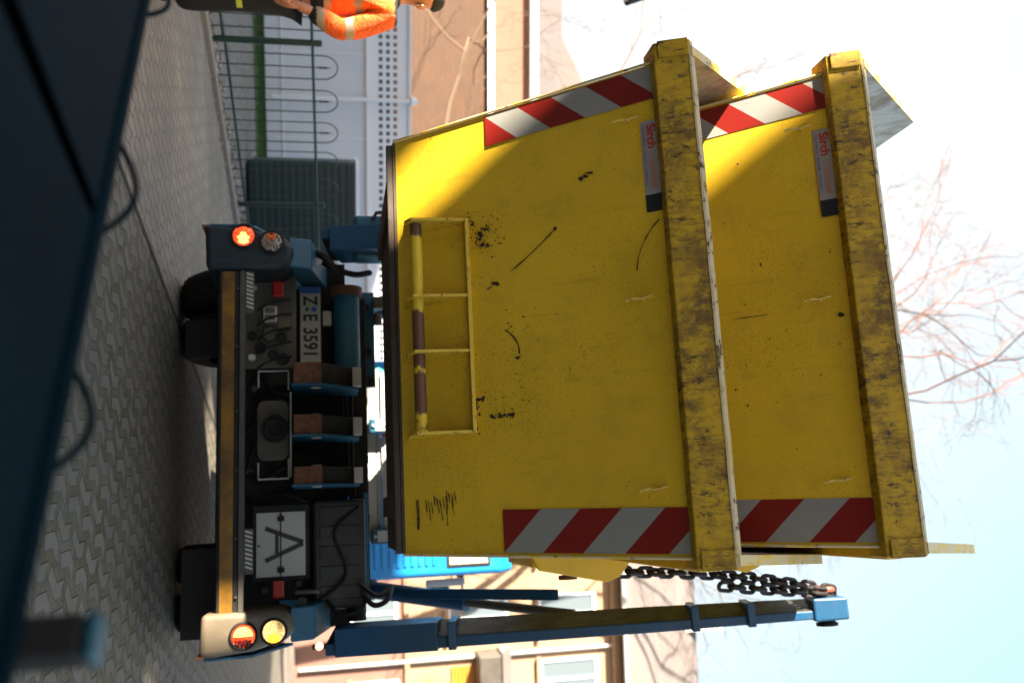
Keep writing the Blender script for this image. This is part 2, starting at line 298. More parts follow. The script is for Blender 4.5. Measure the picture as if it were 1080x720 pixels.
# kerb with pebbles, then gravel strip, lawn strip and bed
m=MB(); M2=Matrix.Translation(K0)@Matrix.Rotation(-KA,4,'Z'); m.box(-.10,0,-30,50,-.01,.045,0,M2); KERB=m.build('kerb',Mat('kerb_concrete',(.22,.21,.19),.85).m,bevel=.01); KERB['kind']='structure'
ground_sheet('gravel_strip',[kp(-30,-.10),kp(50,-.10),kp(50,-4.2),kp(-30,-4.2)],.012,GRAV)
m=MB(); random.seed(3)
def pebble(m,x,y,z,r):
    import itertools
    n=6; vs=[]; 
    for t,rr_ in ((-.6,.6),(0,1),(.6,.7)):
        for k in range(n):
            a=2*math.pi*k/n+t; j=random.uniform(.8,1.2); vs.append((x+math.cos(a)*r*rr_*j,y+math.sin(a)*r*rr_*j,z+t*r*.7))
    fs=[(i*n+k,i*n+(k+1)%n,(i+1)*n+(k+1)%n,(i+1)*n+k) for i in (0,1) for k in range(n)]+[tuple(range(2*n,3*n)),tuple(reversed(range(n)))]
    m.add(vs,fs,random.choice((0,0,1,2)))
for i in range(1500):
    a=random.uniform(-3,9); b=-.12-abs(random.gauss(0,.22)); x,y=kp(a,b); r=random.uniform(.012,.035); pebble(m,x,y,.012+r*.35,r)
for i in range(160):
    a=random.uniform(-3,9); b=random.uniform(-.02,.15)*random.random(); x,y=kp(a,b); r=random.uniform(.006,.016); pebble(m,x,y,.004+r*.3,r)
PB=m.build('pebbles',[Mat('grey_pebble',(.22,.21,.19),.85).m,Mat('brown_pebble',(.14,.10,.07),.85).m,Mat('pale_pebble',(.40,.38,.34),.8).m]); tag(PB,'loose pebbles lying along the kerb under the green fence','pebbles',kind='stuff')
# lawn strip seen between fence and white container
LG=ground_sheet('lawn',[(-9,12.3),(0,13.9),(0,16.3),(-9,14.15)],.02,GRASS)
ground_sheet('soil_bed',[(-9,14.05),(0,16.2),(0,60),(-40,60),(-40,14.05)],.016,SOIL)
# loose tufts in the lawn
m=MB()
for i in range(2600):
    x=random.uniform(-7,-1); y=13.1+(x+9)*.19+random.uniform(-.7,.6); h=random.uniform(.04,.11); a=random.uniform(0,6.3); dx,dy=math.cos(a)*.008,math.sin(a)*.008
    lx,ly=random.uniform(-.03,.03),random.uniform(-.03,.03)
    m.add([(x-dx,y-dy,.02),(x+dx,y+dy,.02),(x+lx,y+ly,.02+h)],[(0,1,2)])
tag(m.build('grass_tufts',GRASS),'short green grass growing before the white container','grass',kind='stuff')

# ------------------------------------------------------------------ the skips (yellow containers)
def make_skip(o,label,seed,full):
    """o: base centre in the truck frame"""
    wo=T0+Rv*o[0]+Fv*o[1]+Zv*o[2]
    root=empty('skip_container',wo,-YAW,label,'skip container','yellow skips nested one inside the other')
    rnd=random.Random(seed)
    hb,ht=.906,.948; yb,yt=-.93,-1.68; H=.97; lam=math.atan2(.75,.97); n=Vector((0,-math.cos(lam),-math.sin(lam)))
    def yf(z): return yb+(yt-yb)*z/H
    def fp(x,z,off=0): return Vector((x,yf(z),z))+n*off
    # end wall (near): slightly dished sheet, with the pressed-in look of real plate
    m=MB(); nx,nz=24,14; vs=[]; hz=H+.05
    for j in range(nz+1):
        for i in range(nx+1):
            z=hz*j/nz; hw=hb+(ht-hb)*z/H; x=-hw+2*hw*i/nx
            d=(.010*math.sin(3.1*x+seed)*math.sin(4.2*z+seed)+.006*math.sin(7.3*x+2*seed)*math.sin(5.1*z+.6))*(1-(2*i/nx-1)**2)*(1-(2*j/nz-1)**2)
            dent=-.012*math.exp(-(((x+.54)**2+(z-.707)**2)/.0009)) if full else 0
            vs.append(fp(x,z,d+dent))
    fs=[(j*(nx+1)+i,j*(nx+1)+i+1,(j+1)*(nx+1)+i+1,(j+1)*(nx+1)+i) for j in range(nz) for i in range(nx)]
    m.add(vs,fs)
    # paint chips and scratches, bare steel showing
    def chip(x,z,r,el=1,rot=0):
        k=rnd.randint(6,9); pts=[]
        for q in range(k):
            a=2*math.pi*q/k; rr_=r*rnd.uniform(.45,1.15); u=math.cos(a)*rr_*el; v=math.sin(a)*rr_
            pts.append(fp(x+u*math.cos(rot)-v*math.sin(rot),z+u*math.sin(rot)+v*math.cos(rot),.0055))
        m.add(pts,[tuple(range(k))],1)
    def scratch(pts,wd):
        pts=[Vector((p[0],p[1])) for p in pts]; L=[];Rr=[]
        for i,p in enumerate(pts):
            d=(pts[min(i+1,len(pts)-1)]-pts[max(i-1,0)]).normalized(); q=Vector((-d.y,d.x)); w_=wd*rnd.uniform(.4,1.2)
            L.append(fp(*(p+q*w_),.0055)); Rr.append(fp(*(p-q*w_),.0055))
        k=len(pts); m.add(L+Rr,[(i,i+1,i+1+k,i+k) for i in range(k-1)],1)
    if full:
        def curve(a,b,c,n_=9): return [tuple((1-t)**2*a[i]+2*t*(1-t)*b[i]+t*t*c[i] for i in (0,1)) for t in [k/(n_-1) for k in range(n_)]]
        scratch(curve((-.213,.44),(-.28,.53),(-.352,.60)),.0028); chip(-.354,.602,.009)
        scratch(curve((-.126,.862),(-.24,.875),(-.31,.945)),.0024)
        scratch(curve((.015,.39),(.07,.46),(.135,.452)),.003); chip(.15,.445,.009)
        scratch(curve((-.11,.285),(-.14,.33),(-.17,.375)),.0028); chip(-.172,.378,.012,1.6,1)
        def smear(x,z,lx,lz,num,rot=0):
            lx*=1.3; lz*=1.25
            for k in range(int(num*.7)):
                u,v=rnd.gauss(0,.45)*lx,rnd.gauss(0,.45)*lz; t=1-min(1,abs(u)/(lx+1e-6))
                chip(x+u*math.cos(rot)-v*math.sin(rot),z+u*math.sin(rot)+v*math.cos(rot),rnd.uniform(.001,.0052)*(.5+t),rnd.uniform(1,2.4),rot+rnd.gauss(0,.4))
        smear(.0,.35,.012,.045,60,0); smear(-.01,.385,.05,.006,14,.3); smear(.03,.325,.02,.012,14); smear(-.385,.33,.022,.018,26); smear(-.415,.35,.012,.04,26,.5); smear(-.345,.34,.010,.028,26,-.5)
        smear(.376,.385,.008,.035,46,0); smear(.385,.41,.012,.008,8); smear(-.542,.707,.012,.018,26,.6); smear(.30,.30,.010,.02,14); smear(-.455,.30,.02,.02,18)
        for k in range(60): chip(rnd.gauss(-.40,.05),rnd.gauss(.34,.05),rnd.uniform(.001,.0038),rnd.uniform(1,2.5),rnd.uniform(0,3))
        for k in range(34): chip(rnd.gauss(0,.05),rnd.gauss(.40,.07),rnd.uniform(.0015,.004),rnd.uniform(1,2.5),rnd.uniform(0,3))
        for k in range(26): chip(rnd.gauss(.33,.06),rnd.gauss(.42,.06),rnd.uniform(.0015,.004))
        for k in range(10): chip(rnd.uniform(.28,.47),rnd.uniform(.285,.30),rnd.uniform(.003,.007),1.5)
        # faded scrawl near the bottom right
        for k in range(11):
            z=.085+k*.011; xa=.70+rnd.uniform(-.02,.01)-k*.002; scratch([(xa+t*.012,z+t*.001+rnd.uniform(-.002,.002)) for t in range(int(rnd.uniform(4,9)))],.0022)
        for k in range(4): scratch([(.69+.03*t,.055+rnd.uniform(-.004,.004)) for t in range(5)],.002); 
        scratch([(.66+.02*t,.165+rnd.uniform(-.004,.004)) for t in range(8)],.002)
        for k in range(16): chip(-.79+rnd.gauss(0,.05),.15+rnd.gauss(0,.035),rnd.uniform(.001,.003),2.8,0)
    else:
        scratch([(-.20+.015*t,.70+.004*math.sin(t)) for t in range(2)],.002)
        scratch([(.02,.60+.012*t) for t in range(10)],.0018); chip(.06,.93,.010)
        for k in range(30): chip(rnd.uniform(-.8,.85),rnd.uniform(.5,.95),rnd.uniform(.0015,.0045))
    m.build('end_wall',[YEL,CHIP],root,smooth=True)
    # folded lip round the end wall
    m=MB()
    for sgn in (-1,1):
        pts=[fp(sgn*(hb+(ht-hb)*z/H+.004),z,.006) for z in (-.005,.5,1.02)]
        m.tube(pts,.006,6)
    build_each(m,'edge_lip',EDGE,root,smooth=True)
    # side walls with raised crown, 2 plates with thickness
    y0,y1=-1.74,1.74
    prof=[(-.93,0),(.15,0),(1.68,H),(1.75,1.07),(1.17,1.735),(-1.17,1.735),(-1.765,1.09),(yf(H),H)]
    for sgn in (-1,1):
        m=MB(); th=.006
        def X(z): return sgn*((hb+(ht-hb)*min(z,H)/H)+(.055 if z>1.2 else 0))
        vs=[(X(z),y,z) for y,z in prof]+[(X(z)-sgn*th,y,z) for y,z in prof]; k=len(prof)
        idx=[(7,0,1,2),(6,7,2,3),(6,3,4,5)]
        fs=[]
        for f in idx: fs+= [f]
        inner=[tuple(reversed([i+k for i in f])) for f in idx]
        m.add(vs,fs,0); m.add(vs,inner,1)
        # edge strip (top lip), folded outwards so it has a real width
        m.build('side_wall',[YEL,GALV],root)
        t=MB(); pts=[(X(z),y,z) for y,z in [(-1.765,1.09),(-1.17,1.735),(1.17,1.735),(1.75,1.07)]]
        for a,b in zip(pts,pts[1:]):
            a=Vector(a);b=Vector(b); d=(b-a).normalized(); up=Vector((0,-d.z,d.y)); e=Vector((sgn,0,0))
            q=[a-up*.02-e*.004,a-up*.02+e*.034,a+up*.004+e*.034,a+up*.004-e*.004]; q2=[v+(b-a) for v in q]
            t.add(q+q2,[(0,1,2,3),(7,6,5,4),(0,4,5,1),(1,5,6,2),(2,6,7,3),(3,7,4,0)])
        t.build('top_edge',EDGE,root)
        # long side rail, below the crown
        r=MB(); r.box(sgn*ht if sgn>0 else -ht-.055,sgn*ht+.055 if sgn>0 else -ht,-1.66,1.66,.985,1.06); r.build('side_rail',YEL,root,bevel=.006)
        # lifting lug box with pin
        lx=sgn*.905; l=MB()
        lx=sgn*.93; poly=[(lx,.63),(lx+sgn*.115,.69),(lx+sgn*.19,1.03),(lx+sgn*.165,1.10),(lx+sgn*.04,1.20),(lx,1.20)]
        l.prism(poly,'y',-.36,-.33); l.prism(poly,'y',.33,.36)
        l.box(lx if sgn>0 else lx-.10,lx+.10 if sgn>0 else lx,-.328,.328,.665,.70)
        lg=l.build('lifting_lug',YEL,root,bevel=.004)
        l=MB(); l.cyl((lx,0,.92),(lx+sgn*.19,0,.92),.028,n=14); l.cyl((lx+sgn*.17,0,.92),(lx+sgn*.19,0,.92),.05,n=14); l.build('lug_pin',RUST,lg,smooth=True)
    # far end wall, floor, skids
    m=MB(); m.add([(-hb,.15,0),(hb,.15,0),(ht,1.68,H+.05),(-ht,1.68,H+.05)],[(0,1,2,3)]); m.build('end_wall',YEL,root)
    m=MB(); m.box(-hb,hb,-.93,.15,-.012,-.002); m.build('floor_plate',DRUST if full else GALV,root)
    m=MB(); m.box(-hb+.01,hb-.0,-.925,-.89,-.040,-.013)
    for x in (-.7,.7): m.box(x-.05,x+.05,-.88,.1,-.035,-.013)
    build_each(m,'bottom_skid',DRUST if full else YEL,root,bevel=.004)
    # end rims: closed square beams with end caps
    for sgn in (-1,1):
        m=MB()
        prof2=[(-1.715,.955),(-1.765,1.085),(-1.742,1.108),(-1.62,1.105),(-1.60,1.08),(-1.60,.955)]
        def wob(x): return (.002*math.sin(3*x+seed)+.0006*math.sin(17*x+2*seed)+.0005*math.sin(41*x),.0016*math.sin(2.6*x+1.3*seed)+.0006*math.sin(23*x+seed))
        def loft(mb,pr,xa,xb,nseg=48):
            vs=[];k=len(pr)
            for i in range(nseg+1):
                x=xa+(xb-xa)*i/nseg; dy,dz=wob(x); vs+=[(x,y+dy,z+dz) for y,z in pr]
            fs=[tuple(range(k)),tuple(reversed(range(nseg*k,(nseg+1)*k)))]+[(i*k+j,i*k+(j+1)%k,(i+1)*k+(j+1)%k,(i+1)*k+j) for i in range(nseg) for j in range(k)]
            mb.add(vs,fs)
        loft(m,[(y if sgn<0 else -y,z) for y,z in prof2],-1.012,.992)
        rim=m.build('rim_beam',BEAM if full else BEAM2,root,bevel=.005)
        for xa,xb in ((-1.014,-.945),(.925,.994)):
            e=MB(); sy=1 if sgn<0 else -1
            e.prism([(sy*-1.7245,.966),(sy*-1.7665,1.075),(sy*-1.775,1.075),(sy*-1.733,.966)],'x',xa,xb); e.build('end_cap',BEAM,rim,bevel=.003)
        l=MB()   # pale chipped strip: light along the top edge put into its colour
        if sgn<0:
            loft(l,[(-1.7675,1.086),(-1.742,1.112),(-1.736,1.110),(-1.766,1.078)],-.99,.985); l.build('lit_edge',LITEDGE,rim)
    # warning stripes: alternating film on both margins
    def stripe(side,z0,z1):
        wd=.135 if side<0 else .165
        m=MB(); 
        def xe(z): return side*(hb+(ht-hb)*z/H)-side*.010
        period=.20; sl=1.15 if side>0 else 1.0
        # cut diagonals from the band in small columns of quads, clipped
        k=0; zc=z0-.5
        bands=[]
        import itertools
        def clip(poly,a,b,c):   # keep a*x+b*z<=c
            out=[]
            for i in range(len(poly)):
                p,q=poly[i],poly[(i+1)%len(poly)]; fpv=a*p[0]+b*p[1]-c; fq=a*q[0]+b*q[1]-c
                if fpv<=0: out.append(p)
                if (fpv<0<fq) or (fq<0<fpv): t=fpv/(fpv-fq); out.append((p[0]+t*(q[0]-p[0]),p[1]+t*(q[1]-p[1])))
            return out
        outer0,outer1=xe(z0),xe(z1); band=[(outer0,z0),(outer0-side*wd,z0),(outer1-side*wd,z1),(outer1,z1)]
        # measure along g = z + slope * distance from the outer edge
        for q in range(-6,16):
            pw=.128 if side<0 else .136; lo=z0+q*pw; hi=lo+pw
            S=side*sl*(-1 if side<0 else 1)
            if side<0: a,b=-.9,1      # left film: diagonals fall towards the outer edge
            else: a,b=.82,1
            off=a*(outer0)+0
            poly=clip(clip(band,a,b,hi+off),-a,-b,-(lo+off))
            if len(poly)>=3: m.add([fp(x,z,.0045 if full else .0045) for x,z in poly],[tuple(range(len(poly)))],1 if q%2==0 else 0)
        return m.build('warning_stripe',[RED,WHT],root)
    stripe(-1,.366 if full else .40,.972); stripe(1,.366,.972)
    # tarp hooks: bent rods welded to the sheet
    for hx in (-.735,-.012,.70):
        m=MB(); zc=.865
        m.tube([fp(hx-.006,zc+.040,.010),fp(hx-.002,zc+.022,.016),fp(hx+.004,zc+.008,.020),fp(hx+.0,zc-.012,.030),fp(hx+.007,zc-.038,.040)],.0055,8)
        m.tube([fp(hx+.004,zc+.008,.001),fp(hx+.004,zc+.008,.022)],.007,8)
        m.build('tarp_hook',EDGE2,root,smooth=True)
    # maker's sticker
    m=MB(); z0,z1=.908,.970
    m.add([fp(-.715,z0,.0045),fp(-.415,z0,.0045),fp(-.415,z1,.0045),fp(-.715,z1,.0045)],[(0,1,2,3)],0)
    m.add([fp(-.415,z0,.0045),fp(-.345,z0,.0045),fp(-.345,z1,.0045),fp(-.415,z1,.0045)],[(0,1,2,3)],1)
    st=m.build('sticker',[STK,STB],root)
    ax=Vector((1,0,0)); ay=Vector((0,-math.sin(lam),math.cos(lam)))
    def TM(x,z,off=.0052): p=fp(x,z,off); return Matrix(((ax.x,ay.x,n.x,p.x),(ax.y,ay.y,n.y,p.y),(ax.z,ay.z,n.z,p.z),(0,0,0,1)))
    sz=.05
    text('lettering','Sirch',sz,STR,st,TM(-.70,.928),bold=.0012)
    text('lettering','CONTAINER',sz*.62,STO,st,TM(-.575,.930),sx=.78,bold=.0004)
    text('lettering','CONTAINER - MULDEN - STAHLBAU',.0145,STV,st,TM(-.70,.913),sx=1.05)
    if full:
        # tipping pocket: tapered gussets carrying a round bar
        xs=(-.463,-.135,.098,.431); zt=.272; zb=.02
        m=MB()
        for x in xs:
            m.prism([(yf(zt),zt),(yf(zb)-.0,zb),(yf(zt)+.01,zb-.005),(yf(zt)-.035,zb+.02),(yf(zt)-.040,zt)],'x',x-.006,x+.006)
        build_each(m,'gusset_plate',EDGE3,root)
        m=MB(); m.box(xs[0]-.004,xs[-1]+.004,yf(zt)-.045,yf(zt)+.004,zt-.008,zt+.008); m.build('pocket_flange',EDGE3,root,bevel=.002)
        m=MB(); m.cyl((xs[0],yf(zt)+.015,.062),(xs[-1],yf(zt)+.015,.062),.025,n=20); m.build('tipping_bar',ROD,root,smooth=True)
    return root
DRUST=paint('dark_worn_underside',(.05,.033,.02),(.02,.015,.012),rough=.7).m
LITEDGE=Mat('chipped_lit_edge',(.50,.42,.26),.45); LITEDGE.mix(LITEDGE.ramp(LITEDGE.noise(16,8,.8),.545,.575),(.05,.025,.02)); LITEDGE.mix(LITEDGE.ramp(LITEDGE.noise(5,5,.7),.5,.6,0,.6),(.45,.33,.10)); LITEDGE=LITEDGE.m  # light on the rim edge put into the pale base, plus random chips
EDGE2=Mat('worn_yellow_rod',(.60,.42,.07),.4); EDGE2.mix(EDGE2.ramp(EDGE2.noise(60,5,.7),.55,.65),(.30,.20,.04)); EDGE2=EDGE2.m
EDGE3=Mat('chipped_yellow_edge',(.62,.42,.03),.45); _n=EDGE3.noise(34,8,.8); EDGE3.mix(EDGE3.ramp(_n,.56,.60),(.08,.035,.02)); EDGE3.bump(_n,.001,.4); EDGE3=EDGE3.m
make_skip((-.225,-.62,1.34),'lower of two nested yellow steel skips, with barred tipping pocket at its foot',1,True)
make_skip((-.225,-.60,2.09),'upper yellow skip, standing nested inside the other one above its rim',2,False)

# ------------------------------------------------------------------ the truck
TR=empty('skip_truck',T0,-YAW,'blue skip loader truck seen from behind, lamps lit, tall arm raised','truck')
m=MB(); m.box(-.96,1.015,.0,.07,.40,.515); m.build('underrun_bar',BLK,TR,bevel=.006)
m=MB(); m.box(-.955,1.01,-.004,-.001,.418,.488); m.build('amber_strip',AMB,TR)
m=MB(); m.box(-.96,1.015,-.012,.05,.518,.548); m.build('steel_channel',GREY,TR,bevel=.004)
for x0,x1 in ((-.955,-.70),(.55,.80)):
    m=MB(); z0,z1=.552,.60; m.box(x0,x1,-.006,-.002,z0,z1,0); k=9
    for i in range(k):
        xa=x0+.006+(x1-x0-.03)*i/k; m.add([(xa,-.0085,z0+.004),(xa+.012,-.0085,z0+.004),(xa+.026,-.0085,z1-.004),(xa+.014,-.0085,z1-.004)],[(0,1,2,3)],1)
    m.build('hatched_marker',[GREY,LGREY],TR)
# lamp housings
NAVB=paint('dark_blue_housing_paint',(.003,.016,.026),(.008,.010,.012),rough=.55).m
def housing(sg,mat,cx,zz,lit):
    m=MB(); xo,xi=(-1.235,-.965) if sg<0 else (1.235,1.0)
    poly=[(xi,.325),(xo,.315),(xo-.0*sg,.40),(xo-.02*sg,.60),(xo-.07*sg,.78),((xo+xi)/2,.835),(xi+.02*sg,.80),(xi,.72)]
    m.prism(poly,'y',-.03,.42)
    for f in range(len(m.f)): pass
    h=m.build('lamp_housing',mat,TR,bevel=.035,smooth=True,seg=4)
    m=MB(); m.box(xo-.003 if sg<0 else xo-.012,xo+.012 if sg<0 else xo+.003,-.02,.40,.30,.345); m.build('rubber_edge',RUST,h)
    for (lx,lz),k in zip(zz,(0,1)):
        m=MB(); yv=-.036; R_=.069 if k==0 else .066
        m.tube([(lx+math.cos(a)*R_,yv,lz+math.sin(a)*R_) for a in [2*math.pi*i/28 for i in range(28)]],.009,8,closed=True)
        m.cyl((lx,yv+.01,lz),(lx,yv,lz),R_,n=28)
        ring=m.build('lamp',BLK,h,smooth=True)
        # domed lens
        v=[(lx,yv-.026,lz)]; fs=[]; rings=5; seg=28
        for r in range(1,rings+1):
            t=r/rings*math.pi/2
            for i in range(seg): a=2*math.pi*i/seg; v.append((lx+math.cos(a)*(R_-.004)*math.sin(t),yv-.026*math.cos(t)+.0,lz+math.sin(a)*(R_-.004)*math.sin(t)))
        fs=[(0,1+i,1+(i+1)%seg) for i in range(seg)]
        for r in range(rings-1):
            fs+=[(1+r*seg+i,1+(r+1)*seg+i,1+(r+1)*seg+(i+1)%seg,1+r*seg+(i+1)%seg) for i in range(seg)]
        m=MB(); a0,a1=zz_m[(sg,k)]
        for f in fs:
            c=Vector((0,0,0))
            for q in f: c+=Vector(v[q])
            c/=len(f); dx,dz=(c.x-lx),(c.z-lz)
            m.add([v[q] for q in f],[tuple(range(len(f)))],a1(dx,dz))
        # merge doubled verts
        me=m.build('lens',a0,ring); bm=bmesh.new(); bm.from_mesh(me.data); bmesh.ops.remove_doubles(bm,verts=bm.verts,dist=1e-5); bm.to_mesh(me.data); bm.free()
        me.data.polygons.foreach_set('use_smooth',[True]*len(me.data.polygons))
    return h
zz_m={(-1,0):([TAIL,TAILHOT,TAILD],lambda dx,dz:1 if (dx-.02)**2+(dz)**2<.0011 and dx>-.02 else (2 if dx<-.045 else 0)),
      (-1,1):([CLEAR,ORB],lambda dx,dz:1 if (dx+.03)**2+(dz)**2<.0007 else 0),
      (1,0):([TAIL,TAILHOT,TAILD],lambda dx,dz:2 if dx>.018 and abs(dz)<.045 else (1 if dx<-.0 and dx*dx+dz*dz<.0024 else 0)),
      (1,1):([IND,INDHOT],lambda dx,dz:1 if dx>.01 and abs(dz)<.035 else 0)}
housing(-1,NAVB,0,[(-1.165,.540),(-1.130,.703)],1)
housing(1,CREAM,0,[(1.128,.552),(1.115,.715)],1)  # sunlight on this housing is put into its paler colour
# blue wheel guards outside the housings
for sg in (-1,1):
    m=MB(); xo=1.245*sg; xi=1.235*sg
    m.prism([(.0,.34),(.42,.36),(.5,.62),(.42,.80),(.02,.60),(0,.5)],'x',xi,xo+.006*sg)
    m.build('side_guard',BLUE,TR,bevel=.003)
    m=MB(); pts=[]; 
    for i in range(11):
        a=rad(20+14*i); pts.append((1.25-math.cos(a)*.60,.5+math.sin(a)*.60))
    inner=[(1.25-math.cos(rad(20+14*i))*.585,.5+math.sin(rad(20+14*i))*.585) for i in range(11)]
    a_,b_=(.66,1.22) if sg>0 else (-1.22,-.66)
    for i in range(10): m.prism([pts[i],pts[i+1],inner[i+1],inner[i]],'x',a_,b_)
    m.build('fender',BLUE,TR)
    m=MB(); m.prism([(.40,.83),(.05,.80),(.10,.93),(.60,1.02),(.60,.88)],'x',sg*1.0,sg*1.19); m.build('corner_bracket',BLUE,TR,bevel=.01)
    m=MB(); m.box(*( (.66,1.20) if sg>0 else (-.80,-.55)),.62,.635,.12,.62); m.build('mud_flap',RUBBER,TR)
# wheels
def wheel(x0,x1,y,R_):
    prof=[(x0,R_*.62),(x0,R_*.88),(x0+.03,R_*.985),(x0+.06,R_),(x1-.06,R_),(x1-.03,R_*.985),(x1,R_*.88),(x1,R_*.62)]
    m=MB(); n=64; vs=[]; fs=[]
    for i in range(n):
        a=2*math.pi*i/n
        for j,(x,r) in enumerate(prof):
            rr_=r*(.985 if (i%2==0 and j in(2,3,4,5)) else 1); vs.append((x,y+math.cos(a)*rr_,R_+math.sin(a)*rr_))
    k=len(prof)
    for i in range(n):
        for j in range(k-1): fs.append((i*k+j,i*k+j+1,((i+1)%n)*k+j+1,((i+1)%n)*k+j))
    # shift so the tyre stands on the ground
    m.add(vs,fs); w_=m.build('wheel',TYRE,TR,smooth=False)
    m=MB(); m.cyl((x0+.05,y,R_),(x1-.05,y,R_),R_*.62,n=32); m.cyl((x0+.02,y,R_),(x1-.02,y,R_),R_*.25,n=20); m.build('rim',GREY,w_,smooth=True)
    g=MB()
    for j in range(4):
        xx=x0+.07+(x1-x0-.14)*j/3; g.tube([(xx,y+math.cos(2*math.pi*i/48)*(R_+.001),R_+math.sin(2*math.pi*i/48)*(R_+.001)) for i in range(48)],.006,4,closed=True)
    g.build('tread',BLK,w_)
for x0,x1 in ((-1.22,-.94),(-.91,-.64),(.64,.91),(.94,1.22)): wheel(x0,x1,1.25,.5)
for x0,x1 in ((-1.2,-.9),(.9,1.2)): wheel(x0,x1,4.9,.5)
# chassis and axle
m=MB(); m.box(-.45,-.35,.55,6,.62,.92); m.box(.35,.45,.55,6,.62,.92)
for y in (.62,2.4,3.6): m.box(-.35,.35,y,y+.1,.66,.88)
build_each(m,'chassis_frame',BLK,TR)
m=MB(); m.cyl((-1.1,1.25,.5),(1.1,1.25,.5),.07); m.cyl((0,1.05,.5),(0,1.45,.5),.22,n=20); m.box(-1.0,1.0,.75,.80,.30,.50); m.build('axle',BLK,TR,smooth=True)
m=MB(); m.box(-1.0,1.0,.60,.66,.50,1.05); m.build('rear_bulkhead',BLK,TR)
m=MB(); m.box(-1.18,1.18,.62,3.4,1.0,1.14); m.build('load_deck',BLK,TR)
m=MB(); m.box(-1.1,-.5,1.9,3.2,.45,.95); m.box(.5,1.1,1.9,3.2,.45,.95); build_each(m,'side_locker',BLK,TR,bevel=.02)
# socket panel
m=MB(); m.box(-1.02,-.42,.30,.32,.515,.83); sp=m.build('socket_panel',GREY,TR,bevel=.004)
def sock(x,z,r,mat,d=.05,n=18): 
    q=MB(); q.cyl((x,.30,z),(x,.30-d,z),r,n=n); q.tube([(x+math.cos(a)*r,.30-d,z+math.sin(a)*r) for a in [2*math.pi*i/n for i in range(n)]],.005,6,closed=True); q.build('socket',mat,sp,smooth=True)
sock(-.54,.615,.030,BLK); sock(-.50,.69,.026,BLK,.02); sock(-.60,.745,.028,BLK); sock(-.47,.75,.034,BLK,.03); sock(-.62,.565,.025,BLK,.02)
m=MB(); m.box(-.80,-.70,.235,.298,.635,.715,0); m.box(-.79,-.755,.228,.236,.645,.705,1); m.box(-.745,-.71,.228,.236,.645,.705,1); m.build('junction_box',[LGREY,CREAM],sp,bevel=.006)
m=MB(); m.cyl((-.62,.30,.67),(-.62,.22,.67),.045,n=6); m.build('coupling_cover',GREY,sp,bevel=.006)
m=MB(); m.cyl((-.485,.30,.565),(-.485,.27,.565),.022,n=12); m.box(-.50,-.47,.265,.272,.545,.585); m.build('pale_plug',LGREY,sp)
m=MB(); m.cyl((-.93,.297,.575),(-.93,.294,.575),.018,n=16); m.build('oval_badge',LGREY,sp)
m=MB(); m.add([(-1.0,.29,.53),(-1.02,.29,.64),(-.985,.29,.53)],[(0,1,2)]); m.box(-.74,-.66,.285,.297,.72,.79); build_each(m,'warning_label',CREAM,sp)
m=MB()
for k in range(5): 
    x=-.85+.09*k; m.tube(cr([(x,.28,.80),(x+.02,.22,.74),(x+.05,.20,.66),(x+.08,.24,.60)]),.007,6)
build_each(m,'air_hose',RUBBER,sp,smooth=True)
for x in (-1.0,1.02):
    m=MB(); xa=-.965 if x<0 else .86; m.box(xa,xa+.10,.255,.285,.69,.755); m.build('red_reflector',REFL,TR,bevel=.006)
# number plate
Y=.50; m=MB(); m.box(-.995,-.462,Y,Y+.012,.842,.985,0); pl=m.build('number_plate',BLK,TR,bevel=.004)
m=MB(); m.box(-.989,-.468,Y-.004,Y-.001,.849,.978); m.build('plate_face',PLW,pl)
m=MB(); m.box(-.987,-.945,Y-.007,Y-.0045,.851,.976); m.build('blue_band',EUB,pl)
PM=lambda x,z:Matrix(((1,0,0,x),(0,0,-1,Y-.0055),(0,1,0,z),(0,0,0,1)))
text('lettering','Z',.125,BLACK,pl,PM(-.928,.871),bold=.003,sx=.78)
text('lettering','E',.125,BLACK,pl,PM(-.808,.871),bold=.003,sx=.78)
text('lettering','3591',.125,BLACK,pl,PM(-.718,.871),bold=.003,sx=.80)
m=MB(); m.cyl((-.838,Y-.004,.937),(-.838,Y-.008,.937),.018,n=20,mi=0); m.cyl((-.838,Y-.004,.892),(-.838,Y-.008,.892),.013,n=20,mi=1); m.build('plate_seal',[EUB,GREY],pl)
m=MB(); m.box(-.83,-.73,Y,Y+.05,.99,1.05); m.build('plate_lamp',LGREY,TR,bevel=.01)
# three coupling claws
for xa,xb in ((-.413,-.275),(-.10,.028),(.205,.318)):
    m=MB(); m.prism([(.05,.820),(.05,.985),(.28,1.19),(.55,1.19),(.55,.820)],'x',xa+.006,xb-.006); cl=m.build('claw',BLK,TR,bevel=.006)
    m=MB(); m.box(xa+.004,xb-.004,.042,.050,.825,.985); m.build('rusty_face',RUST,cl)
    m=MB(); m.prism([(.03,.812),(.03,.99),(.27,1.21),(.56,1.21),(.56,.812)],'x',xb-.006,xb+.004); build_each(m,'cheek_plate',BLUE,cl)
    m=MB(); m.box(xa+.01,xb-.01,.215,.28,1.172,1.225); m.cyl((xa-.01,.16,.95),(xb+.01,.16,.95),.03); build_each(m,'claw_tip',LGREY,cl,bevel=.004)
